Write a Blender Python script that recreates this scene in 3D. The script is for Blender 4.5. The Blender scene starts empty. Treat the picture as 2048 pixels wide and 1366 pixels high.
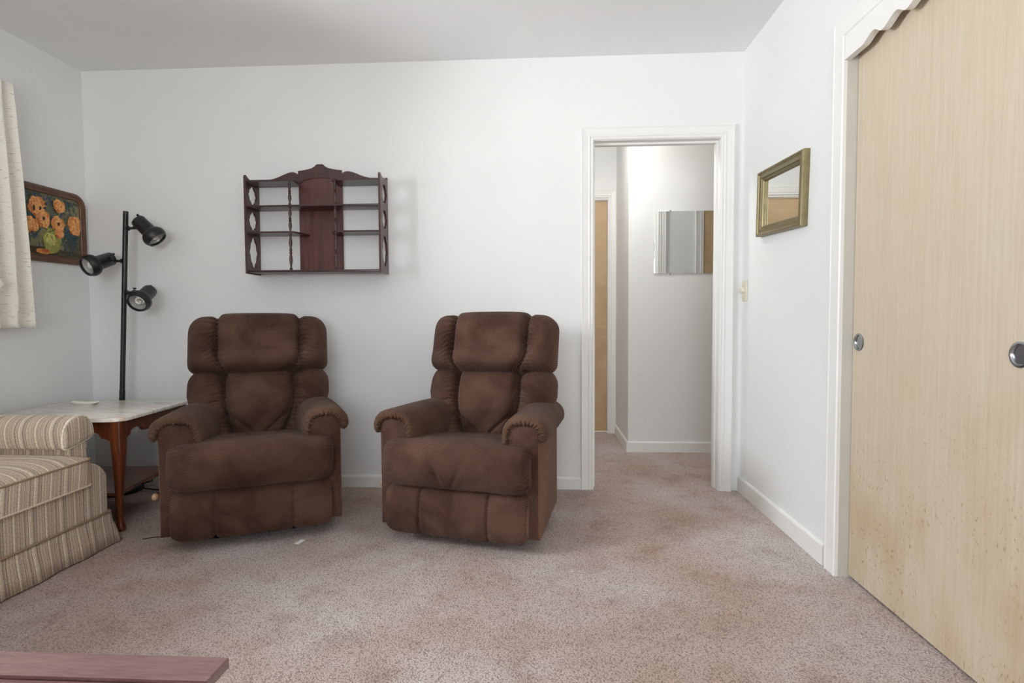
import bpy, bmesh, math, random
from mathutils import Vector, Matrix, noise
random.seed(7)
PI = math.pi
S = bpy.context.scene
COL = S.collection

# ------------------------------------------------------------------ camera, world, lights, exposure
F, CAM_H, PITCH, ROLL, YAW = 1115.51, 1.01156, 0.0426022, -0.00539639, -0.0532142
def make_camera():
    cy, sy = math.cos(YAW), math.sin(YAW)
    fw = Vector((sy * math.cos(PITCH), cy * math.cos(PITCH), -math.sin(PITCH)))
    r = Vector((cy, -sy, 0)); u = r.cross(fw)
    cr, sr = math.cos(ROLL), math.sin(ROLL)
    r, u = r * cr + u * sr, u * cr - r * sr
    cd = bpy.data.cameras.new('camera'); co = bpy.data.objects.new('camera', cd); COL.objects.link(co)
    cd.sensor_fit = 'HORIZONTAL'; cd.sensor_width = 36.0; cd.lens = F / 2048 * 36.0
    cd.clip_start = 0.05; cd.clip_end = 100
    m = Matrix((r, u, -fw)).transposed().to_4x4(); m.translation = Vector((0, 0, CAM_H))
    co.matrix_world = m
    S.camera = co
make_camera()

S.view_settings.view_transform = 'Standard'
S.view_settings.look = 'None'
S.view_settings.gamma = 1.0
S.view_settings.use_curve_mapping = False
S.view_settings.exposure = -0.03
S.cycles.use_denoising = True
S.cycles.max_bounces = 14
S.cycles.diffuse_bounces = 8
S.cycles.glossy_bounces = 5
S.cycles.transparent_max_bounces = 12
S.cycles.sample_clamp_indirect = 6.0

w = bpy.data.worlds.new('sky_world'); S.world = w; w.use_nodes = True
wn = w.node_tree.nodes; wl = w.node_tree.links
bg = wn['Background']; bg.inputs['Strength'].default_value = 2.6
# pale sky above, brighter sunlit ground below the horizon
_tc = wn.new('ShaderNodeTexCoord'); _sp = wn.new('ShaderNodeSeparateXYZ'); wl.new(_tc.outputs['Generated'], _sp.inputs[0])
_rp = wn.new('ShaderNodeValToRGB'); _mr = wn.new('ShaderNodeMapRange'); _mr.inputs[1].default_value = -1; _mr.inputs[2].default_value = 1
wl.new(_sp.outputs['Z'], _mr.inputs[0]); wl.new(_mr.outputs[0], _rp.inputs[0])
_rp.color_ramp.elements[0].position = 0.47; _rp.color_ramp.elements[0].color = (2.15, 2.15, 2.12, 1)
_rp.color_ramp.elements[1].position = 0.53; _rp.color_ramp.elements[1].color = (0.82, 0.91, 1.0, 1)
wl.new(_rp.outputs['Color'], bg.inputs['Color'])

def area_light(name, loc, direction, sx, sy, power, color, spread=PI):
    l = bpy.data.lights.new(name, 'AREA'); l.shape = 'RECTANGLE'; l.size = sx; l.size_y = sy
    l.energy = power; l.color = color; l.spread = spread
    o = bpy.data.objects.new(name, l); COL.objects.link(o)
    o.location = loc; o.rotation_euler = Vector(direction).to_track_quat('-Z', 'Y').to_euler()
    return o
# daylight in the side window, plus fill from an added window behind the viewer
area_light('side_window_daylight', (-2.98, 0.98, 1.70), (1, 0.16, 0.0), 0.66, 0.66, 98, (0.93, 0.97, 1.0))
area_light('front_fill_light', (-0.15, -2.44, 1.50), (-0.12, 1, 0.25), 2.1, 1.25, 56, (0.96, 0.98, 1.0))

# ------------------------------------------------------------------ material helpers
def lin(c):
    return tuple(((v / 255) / 12.92 if v / 255 <= 0.04045 else ((v / 255 + 0.055) / 1.055) ** 2.4) for v in c)
class NT:
    def __init__(s, name):
        s.m = bpy.data.materials.new(name); s.m.use_nodes = True
        s.t = s.m.node_tree; s.b = s.t.nodes['Principled BSDF']
    def n(s, typ, **kw):
        nd = s.t.nodes.new(typ)
        for k, v in kw.items():
            if k.startswith('i_'):
                key = k[2:]
                key = int(key) if key.isdigit() else key
                nd.inputs[key].default_value = v
            else: setattr(nd, k, v)
        return nd
    def l(s, a, b): s.t.links.new(a, b)
    def math(s, op, a, b=None):
        nd = s.t.nodes.new('ShaderNodeMath'); nd.operation = op
        for i, v in enumerate((a, b)):
            if v is None: continue
            if isinstance(v, (int, float)): nd.inputs[i].default_value = v
            else: s.l(v, nd.inputs[i])
        return nd.outputs[0]
    def coord(s, kind='Object', scale=(1, 1, 1), rot=(0, 0, 0)):
        tc = s.t.nodes.new('ShaderNodeTexCoord'); mp = s.t.nodes.new('ShaderNodeMapping')
        mp.inputs['Scale'].default_value = scale; mp.inputs['Rotation'].default_value = rot
        s.l(tc.outputs[kind], mp.inputs['Vector']); return mp.outputs['Vector']
    def noise(s, vec, scale, detail=4, rough=0.55, dist=0.0):
        nd = s.n('ShaderNodeTexNoise'); nd.inputs['Scale'].default_value = scale
        nd.inputs['Detail'].default_value = detail; nd.inputs['Roughness'].default_value = rough
        nd.inputs['Distortion'].default_value = dist
        s.l(vec, nd.inputs['Vector']); return nd.outputs['Fac']
    def ramp(s, fac, stops, interp='LINEAR'):
        nd = s.t.nodes.new('ShaderNodeValToRGB'); cr = nd.color_ramp; cr.interpolation = interp
        while len(cr.elements) < len(stops): cr.elements.new(0.5)
        for e, (p, c) in zip(cr.elements, stops):
            e.position = p; e.color = (*c, 1) if len(c) == 3 else c
        s.l(fac, nd.inputs[0]); return nd.outputs['Color']
    def mix(s, fac, a, b, blend='MIX'):
        nd = s.t.nodes.new('ShaderNodeMix'); nd.data_type = 'RGBA'; nd.blend_type = blend
        for i, v in ((0, fac), (6, a), (7, b)):
            if isinstance(v, (int, float)): nd.inputs[i].default_value = v
            elif isinstance(v, tuple): nd.inputs[i].default_value = (*v, 1)
            else: s.l(v, nd.inputs[i])
        return nd.outputs[2]
    def bump(s, h, strength, dist, normal=None):
        nd = s.n('ShaderNodeBump'); nd.inputs['Strength'].default_value = strength; nd.inputs['Distance'].default_value = dist
        s.l(h, nd.inputs['Height'])
        if normal is not None: s.l(normal, nd.inputs['Normal'])
        s.l(nd.outputs['Normal'], s.b.inputs['Normal']); return nd.outputs['Normal']
    def base(s, c):
        if isinstance(c, tuple): s.b.inputs['Base Color'].default_value = (*c, 1)
        else: s.l(c, s.b.inputs['Base Color'])
    def set(s, rough=None, metal=None, spec=None, coat=None, sheen=None):
        for k, v in (('Roughness', rough), ('Metallic', metal), ('Specular IOR Level', spec), ('Coat Weight', coat), ('Sheen Weight', sheen)):
            if v is not None: s.b.inputs[k].default_value = v
        return s

def m_plain(name, rgb, rough=0.5, metal=0.0, spec=0.5, bump=None):
    t = NT(name); t.set(rough=rough, metal=metal, spec=spec)
    v = t.coord()
    c = lin(rgb)
    f = t.noise(v, 9, 3)
    t.base(t.mix(f, tuple(x * 0.93 for x in c), tuple(min(1, x * 1.07) for x in c)))
    if bump: t.bump(t.noise(v, bump[0], 3), bump[1], bump[2])
    return t.m
def m_wall(name, rgb):
    t = NT(name); t.set(rough=0.62, spec=0.3)
    v = t.coord()
    big = t.noise(v, 1.6, 3, 0.5)
    c = lin(rgb)
    base = t.mix(big, tuple(x * 0.95 for x in c), tuple(min(0.95, x * 1.03) for x in c))
    sc = t.noise(v, 38, 2, 0.5)                                   # small scuffs and specks
    spk = t.ramp(sc, [(0.0, (0, 0, 0)), (0.765, (0, 0, 0)), (0.80, (1, 1, 1))])
    t.base(t.mix(t.math('MULTIPLY', spk, 0.35), base, lin((150, 146, 140))))
    t.bump(t.noise(v, 140, 3), 0.12, 0.002)
    return t.m
def m_trim():
    t = NT('white_trim_paint'); t.set(rough=0.42, spec=0.4)
    v = t.coord()
    n1 = t.noise(v, 7, 4)
    base = t.mix(n1, lin((226, 225, 221)), lin((234, 234, 233)))
    sc = t.noise(v, 55, 2)
    spk = t.ramp(sc, [(0.0, (0, 0, 0)), (0.76, (0, 0, 0)), (0.80, (1, 1, 1))])
    t.base(t.mix(t.math('MULTIPLY', spk, 0.5), base, lin((160, 150, 138))))
    return t.m
def m_carpet():
    t = NT('mauve_beige_carpet'); t.set(rough=0.95, spec=0.08, sheen=0.15)
    v = t.coord()
    big = t.noise(v, 1.35, 3, 0.55, 0.4)
    mid = t.noise(v, 5.5, 4, 0.6, 0.3)
    a = t.mix(t.ramp(big, [(0.36, (0, 0, 0)), (0.64, (1, 1, 1))]), lin((192, 168, 154)), lin((214, 205, 202)))
    streak = t.ramp(mid, [(0.30, (0.78, 0.72, 0.68)), (0.48, (1, 1, 1)), (0.75, (1.0, 1.0, 1.0))])
    a = t.mix(0.9, a, streak, 'MULTIPLY')
    vor = t.n('ShaderNodeTexVoronoi'); vor.inputs['Scale'].default_value = 190; vor.inputs['Randomness'].default_value = 1
    t.l(v, vor.inputs['Vector'])
    tuft = t.ramp(vor.outputs['Distance'], [(0.0, (1.10, 1.09, 1.08)), (0.42, (0.98, 0.97, 0.96)), (0.82, (0.56, 0.50, 0.48))])  # gaps between tufts darkened: occlusion shade in the colour, with tuft tone variation
    a = t.mix(1.0, a, tuft, 'MULTIPLY')
    fine = t.noise(v, 260, 3, 0.7)
    a = t.mix(1.0, a, t.ramp(fine, [(0.3, (0.70, 0.66, 0.64)), (0.52, (1, 1, 1)), (0.72, (1.12, 1.12, 1.12))]), 'MULTIPLY')
    t.base(a)
    h = t.math('ADD', t.math('MULTIPLY', vor.outputs['Distance'], -1.0), t.math('MULTIPLY', fine, 0.9))
    t.bump(h, 0.75, 0.006)
    return t.m
def m_closet_door(name, c1, c2, stains=True):
    t = NT(name); t.set(rough=0.5, spec=0.35)
    v = t.coord()
    g = t.coord(scale=(1, 34, 1.0))
    grain = t.noise(g, 3.0, 5, 0.65, 0.6)
    g2 = t.coord(scale=(1, 260, 9))
    fine = t.noise(g2, 2.0, 3, 0.6)
    base = t.mix(t.ramp(grain, [(0.3, (0, 0, 0)), (0.7, (1, 1, 1))]), lin(c1), lin(c2))
    base = t.mix(0.28, base, t.ramp(fine, [(0.3, (0.80, 0.78, 0.74)), (0.6, (1.03, 1.03, 1.03))]), 'MULTIPLY')
    broad = t.noise(t.coord(scale=(1, 1, 0.35)), 2.2, 3)
    base = t.mix(0.6, base, t.ramp(broad, [(0.3, (1.02, 0.97, 0.90)), (0.7, (0.98, 1.0, 0.97))]), 'MULTIPLY')
    if stains:
        sx = t.n('ShaderNodeSeparateXYZ'); t.l(v, sx.inputs[0])
        low = t.n('ShaderNodeMapRange'); low.inputs[1].default_value = 0.95; low.inputs[2].default_value = 0.10
        t.l(sx.outputs['Z'], low.inputs[0])
        blot = t.noise(t.coord(scale=(1, 1, 0.45)), 5.0, 4, 0.6)
        bl = t.math('MULTIPLY', t.ramp(blot, [(0.46, (0, 0, 0)), (0.66, (1, 1, 1))]), low.outputs[0])
        base = t.mix(t.math('MULTIPLY', bl, 0.6), base, lin((176, 150, 108)))
        dots = t.noise(t.coord(scale=(1, 1, 0.6)), 88, 2, 0.5)
        clus = t.ramp(t.noise(v, 4.0, 2), [(0.40, (0, 0, 0)), (0.58, (1, 1, 1))])
        dd = t.math('MULTIPLY', t.math('MULTIPLY', t.ramp(dots, [(0.60, (0, 0, 0)), (0.72, (1, 1, 1))]), clus), low.outputs[0])
        base = t.mix(t.math('MULTIPLY', dd, 0.9), base, lin((150, 122, 84)))
    t.base(base)
    t.bump(fine, 0.06, 0.002)
    return t.m
def m_wood(name, dark, light, scale=(2, 30, 30), rough=0.35, coat=0.2):
    t = NT(name); t.set(rough=rough, spec=0.5, coat=coat); t.b.inputs['Coat Roughness'].default_value = 0.25
    g = t.noise(t.coord(scale=scale), 1.6, 6, 0.62, 0.8)
    f = t.noise(t.coord(scale=tuple(s * 4 for s in scale)), 2.0, 3)
    c = t.mix(t.ramp(g, [(0.32, (0, 0, 0)), (0.68, (1, 1, 1))]), lin(dark), lin(light))
    c = t.mix(0.6, c, t.ramp(f, [(0.35, (0.72, 0.70, 0.68)), (0.6, (1.06, 1.06, 1.06))]), 'MULTIPLY')
    t.base(c); t.bump(f, 0.05, 0.001)
    return t.m
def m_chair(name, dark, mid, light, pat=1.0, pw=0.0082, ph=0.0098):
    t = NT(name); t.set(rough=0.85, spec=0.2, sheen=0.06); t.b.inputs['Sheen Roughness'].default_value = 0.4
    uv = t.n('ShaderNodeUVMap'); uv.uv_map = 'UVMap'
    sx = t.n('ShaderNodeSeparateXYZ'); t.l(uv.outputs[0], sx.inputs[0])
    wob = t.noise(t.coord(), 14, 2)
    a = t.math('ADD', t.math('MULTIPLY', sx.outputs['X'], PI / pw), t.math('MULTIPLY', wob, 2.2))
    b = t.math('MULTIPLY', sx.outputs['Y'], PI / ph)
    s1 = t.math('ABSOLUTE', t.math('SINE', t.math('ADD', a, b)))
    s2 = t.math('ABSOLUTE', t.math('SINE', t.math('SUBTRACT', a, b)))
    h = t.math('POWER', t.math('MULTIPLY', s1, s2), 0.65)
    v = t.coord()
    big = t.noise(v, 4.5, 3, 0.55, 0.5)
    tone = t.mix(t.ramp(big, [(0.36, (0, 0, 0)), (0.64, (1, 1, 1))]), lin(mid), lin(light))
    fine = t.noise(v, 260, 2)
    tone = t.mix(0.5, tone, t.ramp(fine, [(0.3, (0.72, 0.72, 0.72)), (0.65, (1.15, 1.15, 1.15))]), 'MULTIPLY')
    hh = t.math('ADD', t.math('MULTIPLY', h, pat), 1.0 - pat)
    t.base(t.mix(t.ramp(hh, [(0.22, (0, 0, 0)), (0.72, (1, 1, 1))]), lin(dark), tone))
    hb = t.math('ADD', t.math('MULTIPLY', h, pat), t.math('MULTIPLY', fine, 0.15))
    t.bump(hb, 0.55, 0.003)
    return t.m
def m_stripe():
    t = NT('striped_sofa_fabric'); t.set(rough=0.9, spec=0.15, sheen=0.15)
    uv = t.n('ShaderNodeUVMap'); uv.uv_map = 'UVMap'
    sx = t.n('ShaderNodeSeparateXYZ'); t.l(uv.outputs[0], sx.inputs[0])
    cmb = t.n('ShaderNodeCombineXYZ'); t.l(sx.outputs['X'], cmb.inputs[0]); t.l(sx.outputs['Y'], cmb.inputs[1])
    jit = t.noise(cmb.outputs[0], 90, 2)
    x = t.math('ADD', sx.outputs['X'], t.math('MULTIPLY', t.math('SUBTRACT', jit, 0.5), 0.0022))
    ph = t.math('FRACT', t.math('MULTIPLY', x, 1 / 0.135))
    A, B, C, D, Wt, P = lin((212, 196, 172)), lin((184, 168, 149)), lin((138, 126, 116)), lin((78, 69, 64)), lin((246, 238, 222)), lin((196, 174, 162))
    st = [(0.0, A), (0.05, B), (0.08, A), (0.13, P), (0.19, A), (0.22, C), (0.235, A), (0.272, Wt), (0.296, A), (0.325, B), (0.36, P), (0.42, A),
          (0.45, C), (0.47, A), (0.50, B), (0.53, A), (0.575, P), (0.61, D), (0.625, P), (0.67, A), (0.70, C), (0.715, A), (0.742, Wt), (0.760, P), (0.775, Wt), (0.792, A), (0.85, B), (0.88, C), (0.895, B), (0.93, P), (0.965, D), (0.98, A)]
    col = t.ramp(ph, st, 'CONSTANT')
    yarn = t.math('SINE', t.math('MULTIPLY', x, 2 * PI / 0.0042))
    yn = t.n('ShaderNodeMapRange'); yn.inputs[1].default_value = -1; yn.inputs[2].default_value = 1; yn.inputs[3].default_value = 0.80; yn.inputs[4].default_value = 1.08
    t.l(yarn, yn.inputs[0])
    col = t.mix(1.0, col, yn.outputs[0], 'MULTIPLY')
    nub = t.noise(cmb.outputs[0], 170, 2)
    col = t.mix(0.8, col, t.ramp(nub, [(0.34, (0.72, 0.68, 0.62)), (0.52, (1, 1, 1)), (0.7, (1.1, 1.1, 1.1))]), 'MULTIPLY')
    t.base(col)
    t.bump(t.math('ADD', nub, t.math('MULTIPLY', yarn, 0.3)), 0.4, 0.002)
    return t.m
def m_marble():
    t = NT('cream_marble'); t.set(rough=0.2, spec=0.45)
    v = t.coord(scale=(0.7, 3.4, 1), rot=(0, 0, 0.12))
    n1 = t.noise(v, 5, 7, 0.62, 1.6)
    n2 = t.noise(v, 2.4, 5, 0.6, 2.2)
    c = t.ramp(n1, [(0.30, lin((222, 196, 172))), (0.42, lin((242, 236, 228))), (0.50, lin((246, 243, 239))), (0.56, lin((220, 214, 208))), (0.61, lin((245, 242, 238)))])
    c2 = t.ramp(n2, [(0.455, (1, 1, 1)), (0.495, (0.86, 0.70, 0.58)), (0.525, (1, 1, 1))])
    t.base(t.mix(0.8, c, c2, 'MULTIPLY'))
    return t.m
def m_curtain():
    t = NT('slub_weave_curtain'); t.set(rough=0.9, spec=0.1)
    v = t.coord(scale=(25, 25, 240))
    n1 = t.noise(v, 1.0, 3, 0.6)
    base = t.mix(t.noise(t.coord(), 120, 2), lin((230, 225, 214)), lin((242, 239, 231)))
    sl = t.ramp(n1, [(0.0, (0, 0, 0)), (0.62, (0, 0, 0)), (0.67, (1, 1, 1))])
    t.base(t.mix(t.math('MULTIPLY', sl, 0.7), base, lin((150, 134, 116))))
    t.b.inputs['Subsurface Weight'].default_value = 0.0
    t.bump(t.noise(t.coord(), 300, 2), 0.2, 0.002)
    return t.m
def m_gold():
    t = NT('antique_gold_paint'); t.set(rough=0.42, metal=0.6)
    n1 = t.noise(t.coord(), 25, 4)
    t.base(t.mix(n1, lin((104, 94, 66)), lin((146, 134, 98))))
    return t.m
def m_mirror():
    t = NT('mirror_silvering'); t.set(rough=0.01, metal=1.0); t.base((0.88, 0.90, 0.90)); return t.m
def m_glass():
    t = NT('window_glass')
    nt = t.t; out = nt.nodes['Material Output']
    tr = nt.nodes.new('ShaderNodeBsdfTransparent'); gl = nt.nodes.new('ShaderNodeBsdfGlossy'); gl.inputs['Roughness'].default_value = 0.02
    fr = nt.nodes.new('ShaderNodeFresnel'); fr.inputs[0].default_value = 1.45
    mx = nt.nodes.new('ShaderNodeMixShader')
    t.l(fr.outputs[0], mx.inputs[0]); t.l(tr.outputs[0], mx.inputs[1]); t.l(gl.outputs[0], mx.inputs[2]); t.l(mx.outputs[0], out.inputs['Surface'])
    return t.m
def m_emit(name, col, strength):
    t = NT(name); t.base(col); t.b.inputs['Emission Color'].default_value = (*col, 1); t.b.inputs['Emission Strength'].default_value = strength; return t.m

M = dict(
    wall=m_wall('off_white_wall_paint', (229, 230, 229)), ceil=m_wall('ceiling_paint', (238, 239, 240)), trim=m_trim(), carpet=m_carpet(),
    closet=m_closet_door('pale_birch_veneer', (197, 181, 160), (207, 195, 177)), halldoor=m_closet_door('tan_veneer', (176, 150, 116), (192, 168, 134), False),
    mahog=m_wood('mahogany_wood', (66, 32, 29), (106, 58, 52), (40, 40, 2.5), 0.27), mahog_mid=m_wood('mahogany_side_wood', (52, 27, 25), (82, 46, 42), (40, 40, 2.5), 0.28), mahog_dark=m_wood('dark_mahogany_edge', (44, 22, 22), (70, 36, 34), (3, 30, 30), 0.32),
    walnut=m_wood('walnut_wood', (82, 38, 20), (128, 66, 36), (30, 30, 3), 0.3), walnut_h=m_wood('walnut_board', (92, 50, 36), (138, 82, 62), (3, 26, 26), 0.32),
    coffee=m_wood('cherry_table_wood', (108, 74, 74), (128, 94, 92), (3, 28, 28), 0.25, 1.0),
    picframe=m_wood('brown_picture_frame_wood', (78, 48, 30), (112, 74, 48), (20, 4, 20), 0.4),
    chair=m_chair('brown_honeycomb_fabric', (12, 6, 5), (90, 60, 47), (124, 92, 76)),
    pad=m_chair('worn_brown_fabric', (36, 23, 18), (82, 57, 43), (102, 76, 60), 0.6),
    side=m_chair('brown_side_fabric', (74, 50, 37), (104, 73, 54), (116, 84, 63), 0.25),
    stripe=m_stripe(), piping=m_plain('tan_piping', (150, 126, 100), 0.9), marble=m_marble(), curtain=m_curtain(), gold=m_gold(), mirror=m_mirror(), glass=m_glass(),
    black=m_plain('black_lamp_metal', (24, 25, 28), 0.38, 0.0, 0.5), blackmatte=m_plain('black_plastic', (18, 18, 19), 0.6), refl=m_plain('lamp_reflector', (190, 190, 188), 0.35, 0.3), cfl=m_plain('white_bulb_glass', (238, 236, 228), 0.25),
    ivory=m_plain('ivory_plastic', (222, 215, 196), 0.4), white=m_plain('white_plastic', (228, 227, 220), 0.4), grey=m_plain('grey_rubber_buttons', (190, 190, 186), 0.6),
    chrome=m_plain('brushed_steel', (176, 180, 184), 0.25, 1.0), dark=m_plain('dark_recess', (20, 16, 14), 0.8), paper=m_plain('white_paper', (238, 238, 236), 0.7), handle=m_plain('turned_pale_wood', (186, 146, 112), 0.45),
    twig=m_plain('dark_twig', (52, 36, 28), 0.8), closetin=m_plain('closet_interior_paint', (120, 116, 108), 0.8),
)

# ------------------------------------------------------------------ mesh helpers
def finish(name, bm, mat, parent=None, smooth=False, world=True, uvf=None, mats=None):
    me = bpy.data.meshes.new(name)
    if parent is not None and world:
        bmesh.ops.translate(bm, verts=bm.verts, vec=-base_of(parent))
    if uvf is not None:
        lay = bm.loops.layers.uv.new('UVMap')
        off = base_of(parent) if (parent is not None and world) else Vector((0, 0, 0))
        for f in bm.faces:
            for lp in f.loops: lp[lay].uv = uvf(lp.vert.co + off, f.normal)
    bm.to_mesh(me); bm.free()
    for mm in (mats or [mat]): me.materials.append(mm)
    if smooth:
        for p in me.polygons: p.use_smooth = True
        if smooth != 'all': me.set_sharp_from_angle(angle=math.radians(40))
    o = bpy.data.objects.new(name, me); COL.objects.link(o)
    if parent is not None: o.parent = parent
    return o
def base_of(p):
    v = Vector((0, 0, 0))
    while p is not None: v = v + p.location; p = p.parent
    return v
def thing(name, label, cat, loc=(0, 0, 0), rz=0.0, group=None):
    o = bpy.data.objects.new(name, None); COL.objects.link(o); o.empty_display_size = 0.1
    o.location = loc; o.rotation_euler = (0, 0, rz); o['label'] = label; o['category'] = cat
    if group: o['group'] = group
    return o
def tag(o, label, cat, group=None):
    o['label'] = label; o['category'] = cat
    if group: o['group'] = group
    return o
def struct(o):
    o['kind'] = 'structure'; return o
def add_box(bm, lo, hi, bevel=0.0, seg=2):
    lo = Vector(lo); hi = Vector(hi)
    r = bmesh.ops.create_cube(bm, size=1.0)
    vs = r['verts']
    for v in vs: v.co = Vector(((v.co.x + 0.5) * (hi.x - lo.x) + lo.x, (v.co.y + 0.5) * (hi.y - lo.y) + lo.y, (v.co.z + 0.5) * (hi.z - lo.z) + lo.z))
    if bevel > 0:
        es = list({e for v in vs for e in v.link_edges})
        bmesh.ops.bevel(bm, geom=es, offset=bevel, segments=seg, affect='EDGES', profile=0.5)
def box(name, lo, hi, mat, parent=None, bevel=0.0, seg=2, world=True, uvf=None):
    bm = bmesh.new(); add_box(bm, lo, hi, bevel, seg)
    return finish(name, bm, mat, parent, smooth=bevel > 0, world=world, uvf=uvf)
def boxes(name, lst, mat, parent=None, bevel=0.0, world=True):
    bm = bmesh.new()
    for lo, hi in lst: add_box(bm, lo, hi, bevel)
    return finish(name, bm, mat, parent, smooth=bevel > 0, world=world)
def add_grid(bm, rows, cu=False, cv=False, capa=False, capb=False, uvs=None):
    V = [[bm.verts.new(p) for p in r] for r in rows]
    nu, nv = len(V), len(V[0])
    lay = (bm.loops.layers.uv.get('UVMap') or bm.loops.layers.uv.new('UVMap')) if uvs else None
    for i in range(nu if cu else nu - 1):
        for j in range(nv if cv else nv - 1):
            i2, j2 = (i + 1) % nu, (j + 1) % nv
            try: f = bm.faces.new((V[i][j], V[i2][j], V[i2][j2], V[i][j2]))
            except ValueError: continue
            if uvs:
                for lp, (a, b) in zip(f.loops, ((i, j), (i + 1, j), (i + 1, j + 1), (i, j + 1))): lp[lay].uv = uvs(a, b)
    if capa: bm.faces.new(V[0][::-1])
    if capb: bm.faces.new(V[-1])
    return V
def frame_of(d):
    d = Vector(d).normalized(); a = Vector((0, 0, 1)) if abs(d.z) < 0.9 else Vector((1, 0, 0))
    u = d.cross(a).normalized(); v = d.cross(u).normalized(); return d, u, v
def add_lathe(bm, origin, axis, prof, n=28, cap0=True, cap1=True):
    d, u, v = frame_of(axis); o = Vector(origin); rows = []
    for h, r in prof:
        rows.append([o + d * h + (u * math.cos(2 * PI * k / n) + v * math.sin(2 * PI * k / n)) * r for k in range(n)])
    add_grid(bm, rows, cv=True, capa=cap0, capb=cap1)
def lathe(name, origin, axis, prof, mat, parent=None, n=28, world=True, cap0=True, cap1=True):
    bm = bmesh.new(); add_lathe(bm, origin, axis, prof, n, cap0, cap1)
    bmesh.ops.recalc_face_normals(bm, faces=bm.faces)
    return finish(name, bm, mat, parent, smooth=True, world=world)
def add_tube(bm, pts, r, n=10, closed=False):
    pts = [Vector(p) for p in pts]; rows = []
    m = len(pts); pu = None
    for i, p in enumerate(pts):
        a = pts[(i - 1) % m] if (closed or i > 0) else p
        b = pts[(i + 1) % m] if (closed or i < m - 1) else p
        d = (b - a).normalized()
        if pu is None: _, pu, _ = frame_of(d)
        pu = (pu - d * pu.dot(d)).normalized(); v = d.cross(pu)
        rr = r[i] if isinstance(r, (list, tuple)) else r
        rows.append([p + (pu * math.cos(2 * PI * k / n) + v * math.sin(2 * PI * k / n)) * rr for k in range(n)])
    add_grid(bm, rows, cu=closed, cv=True, capa=not closed, capb=not closed)
def tube(name, pts, r, mat, parent=None, n=10, closed=False, world=True, uvf=None):
    bm = bmesh.new(); add_tube(bm, pts, r, n, closed); bmesh.ops.recalc_face_normals(bm, faces=bm.faces)
    return finish(name, bm, mat, parent, smooth=True, world=world, uvf=uvf)
def plate(name, outer, holes, mapf, thick, mat, parent=None, world=True, bevel=0.0):
    """flat board: 2-D outline with holes; mapf(a, b, t) gives the 3-D point, t in 0..thick"""
    bm = bmesh.new(); es = []
    loops = [outer] + list(holes)
    for lp in loops:
        vs = [bm.verts.new((a, b, 0)) for a, b in lp]
        for i in range(len(vs)): es.append(bm.edges.new((vs[i], vs[(i + 1) % len(vs)])))
    bmesh.ops.triangle_fill(bm, use_beauty=True, use_dissolve=False, edges=es, normal=(0, 0, 1))
    ext = bmesh.ops.extrude_face_region(bm, geom=list(bm.faces))
    nv = [g for g in ext['geom'] if isinstance(g, bmesh.types.BMVert)]
    for v in nv: v.co.z = thick
    bm.verts.ensure_lookup_table()
    for v in bm.verts: v.co = Vector(mapf(v.co.x, v.co.y, v.co.z))
    bmesh.ops.recalc_face_normals(bm, faces=bm.faces)
    return finish(name, bm, mat, parent, smooth=False, world=world)

# ------------------------------------------------------------------ the room
XL, XR, D, H = -2.752, 1.145, 3.268, 2.5
WT = 0.12
YF = -2.3                                     # wall behind the viewer
DX0, DX1, DZ = 0.303, 1.018, 2.022            # doorway in the back wall
HY1, HY2, HX = 4.197, 4.875, 0.645            # hall walls beyond it
CY0, CY1, CZ = 0.50, 2.190, 2.055             # closet opening in the right wall
WY0, WY1, WZ0, WZ1 = 0.25, 2.45, 1.03, 2.12   # side window in the left wall
FX0, FX1, FZ0, FZ1 = -1.30, 0.95, 0.85, 2.15  # unseen window added behind the viewer for fill light
HXL, HXR = -1.1, 2.5

def wall(name, lst): return struct(boxes(name, lst, M['wall']))
struct(box('floor', (-2.95, YF - 0.2, -0.12), (HXR + 0.1, HY2 + 0.2, 0.0), M['carpet']))
struct(box('ceiling', (-2.95, YF - 0.2, H), (HXR + 0.1, HY2 + 0.2, H + 0.12), M['ceil']))
wall('wall_back', [((XL - WT, D, 0), (DX0 - 0.02, D + WT, H)), ((DX0 - 0.02, D, DZ + 0.02), (DX1 + 0.02, D + WT, H)), ((DX1 + 0.02, D, 0), (HXR, D + WT, H))])
wall('wall_left', [((XL - WT, YF, 0), (XL, WY0, H)), ((XL - WT, WY1, 0), (XL, D, H)), ((XL - WT, WY0, 0), (XL, WY1, WZ0)), ((XL - WT, WY0, WZ1), (XL, WY1, H))])
wall('wall_right', [((XR, CY1 + 0.02, 0), (XR + WT, D, H)), ((XR, YF, 0), (XR + WT, CY0 - 0.02, H)), ((XR, CY0 - 0.02, CZ + 0.02), (XR + WT, CY1 + 0.02, H))])
wall('wall_front', [((XL - WT, YF - WT, 0), (FX0, YF, H)), ((FX1, YF - WT, 0), (XR + WT, YF, H)), ((FX0, YF - WT, 0), (FX1, YF, FZ0)), ((FX0, YF - WT, FZ1), (FX1, YF, H))])
wall('wall_hall_right', [((HX, HY1, 0), (HXR, HY2 + WT, H))])
wall('wall_hall_back', [((HXL, HY2, 0), (-0.20, HY2 + WT, H)), ((0.59, HY2, 0), (HX, HY2 + WT, H)), ((-0.20, HY2, 2.04), (0.59, HY2 + WT, H))])
wall('wall_hall_left', [((HXL - WT, D + WT, 0), (HXL, HY2 + WT, H))])
wall('wall_hall_end', [((HXR, D, 0), (HXR + WT, HY2 + WT, H))])
wall('wall_closet', [((XR + 0.70, CY0 - 0.3, 0), (XR + 0.76, CY1 + 0.3, H)), ((XR + WT, CY1 + 0.24, 0), (XR + 0.70, CY1 + 0.30, H)), ((XR + WT, CY0 - 0.3, 0), (XR + 0.70, CY0 - 0.24, H))])

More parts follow.
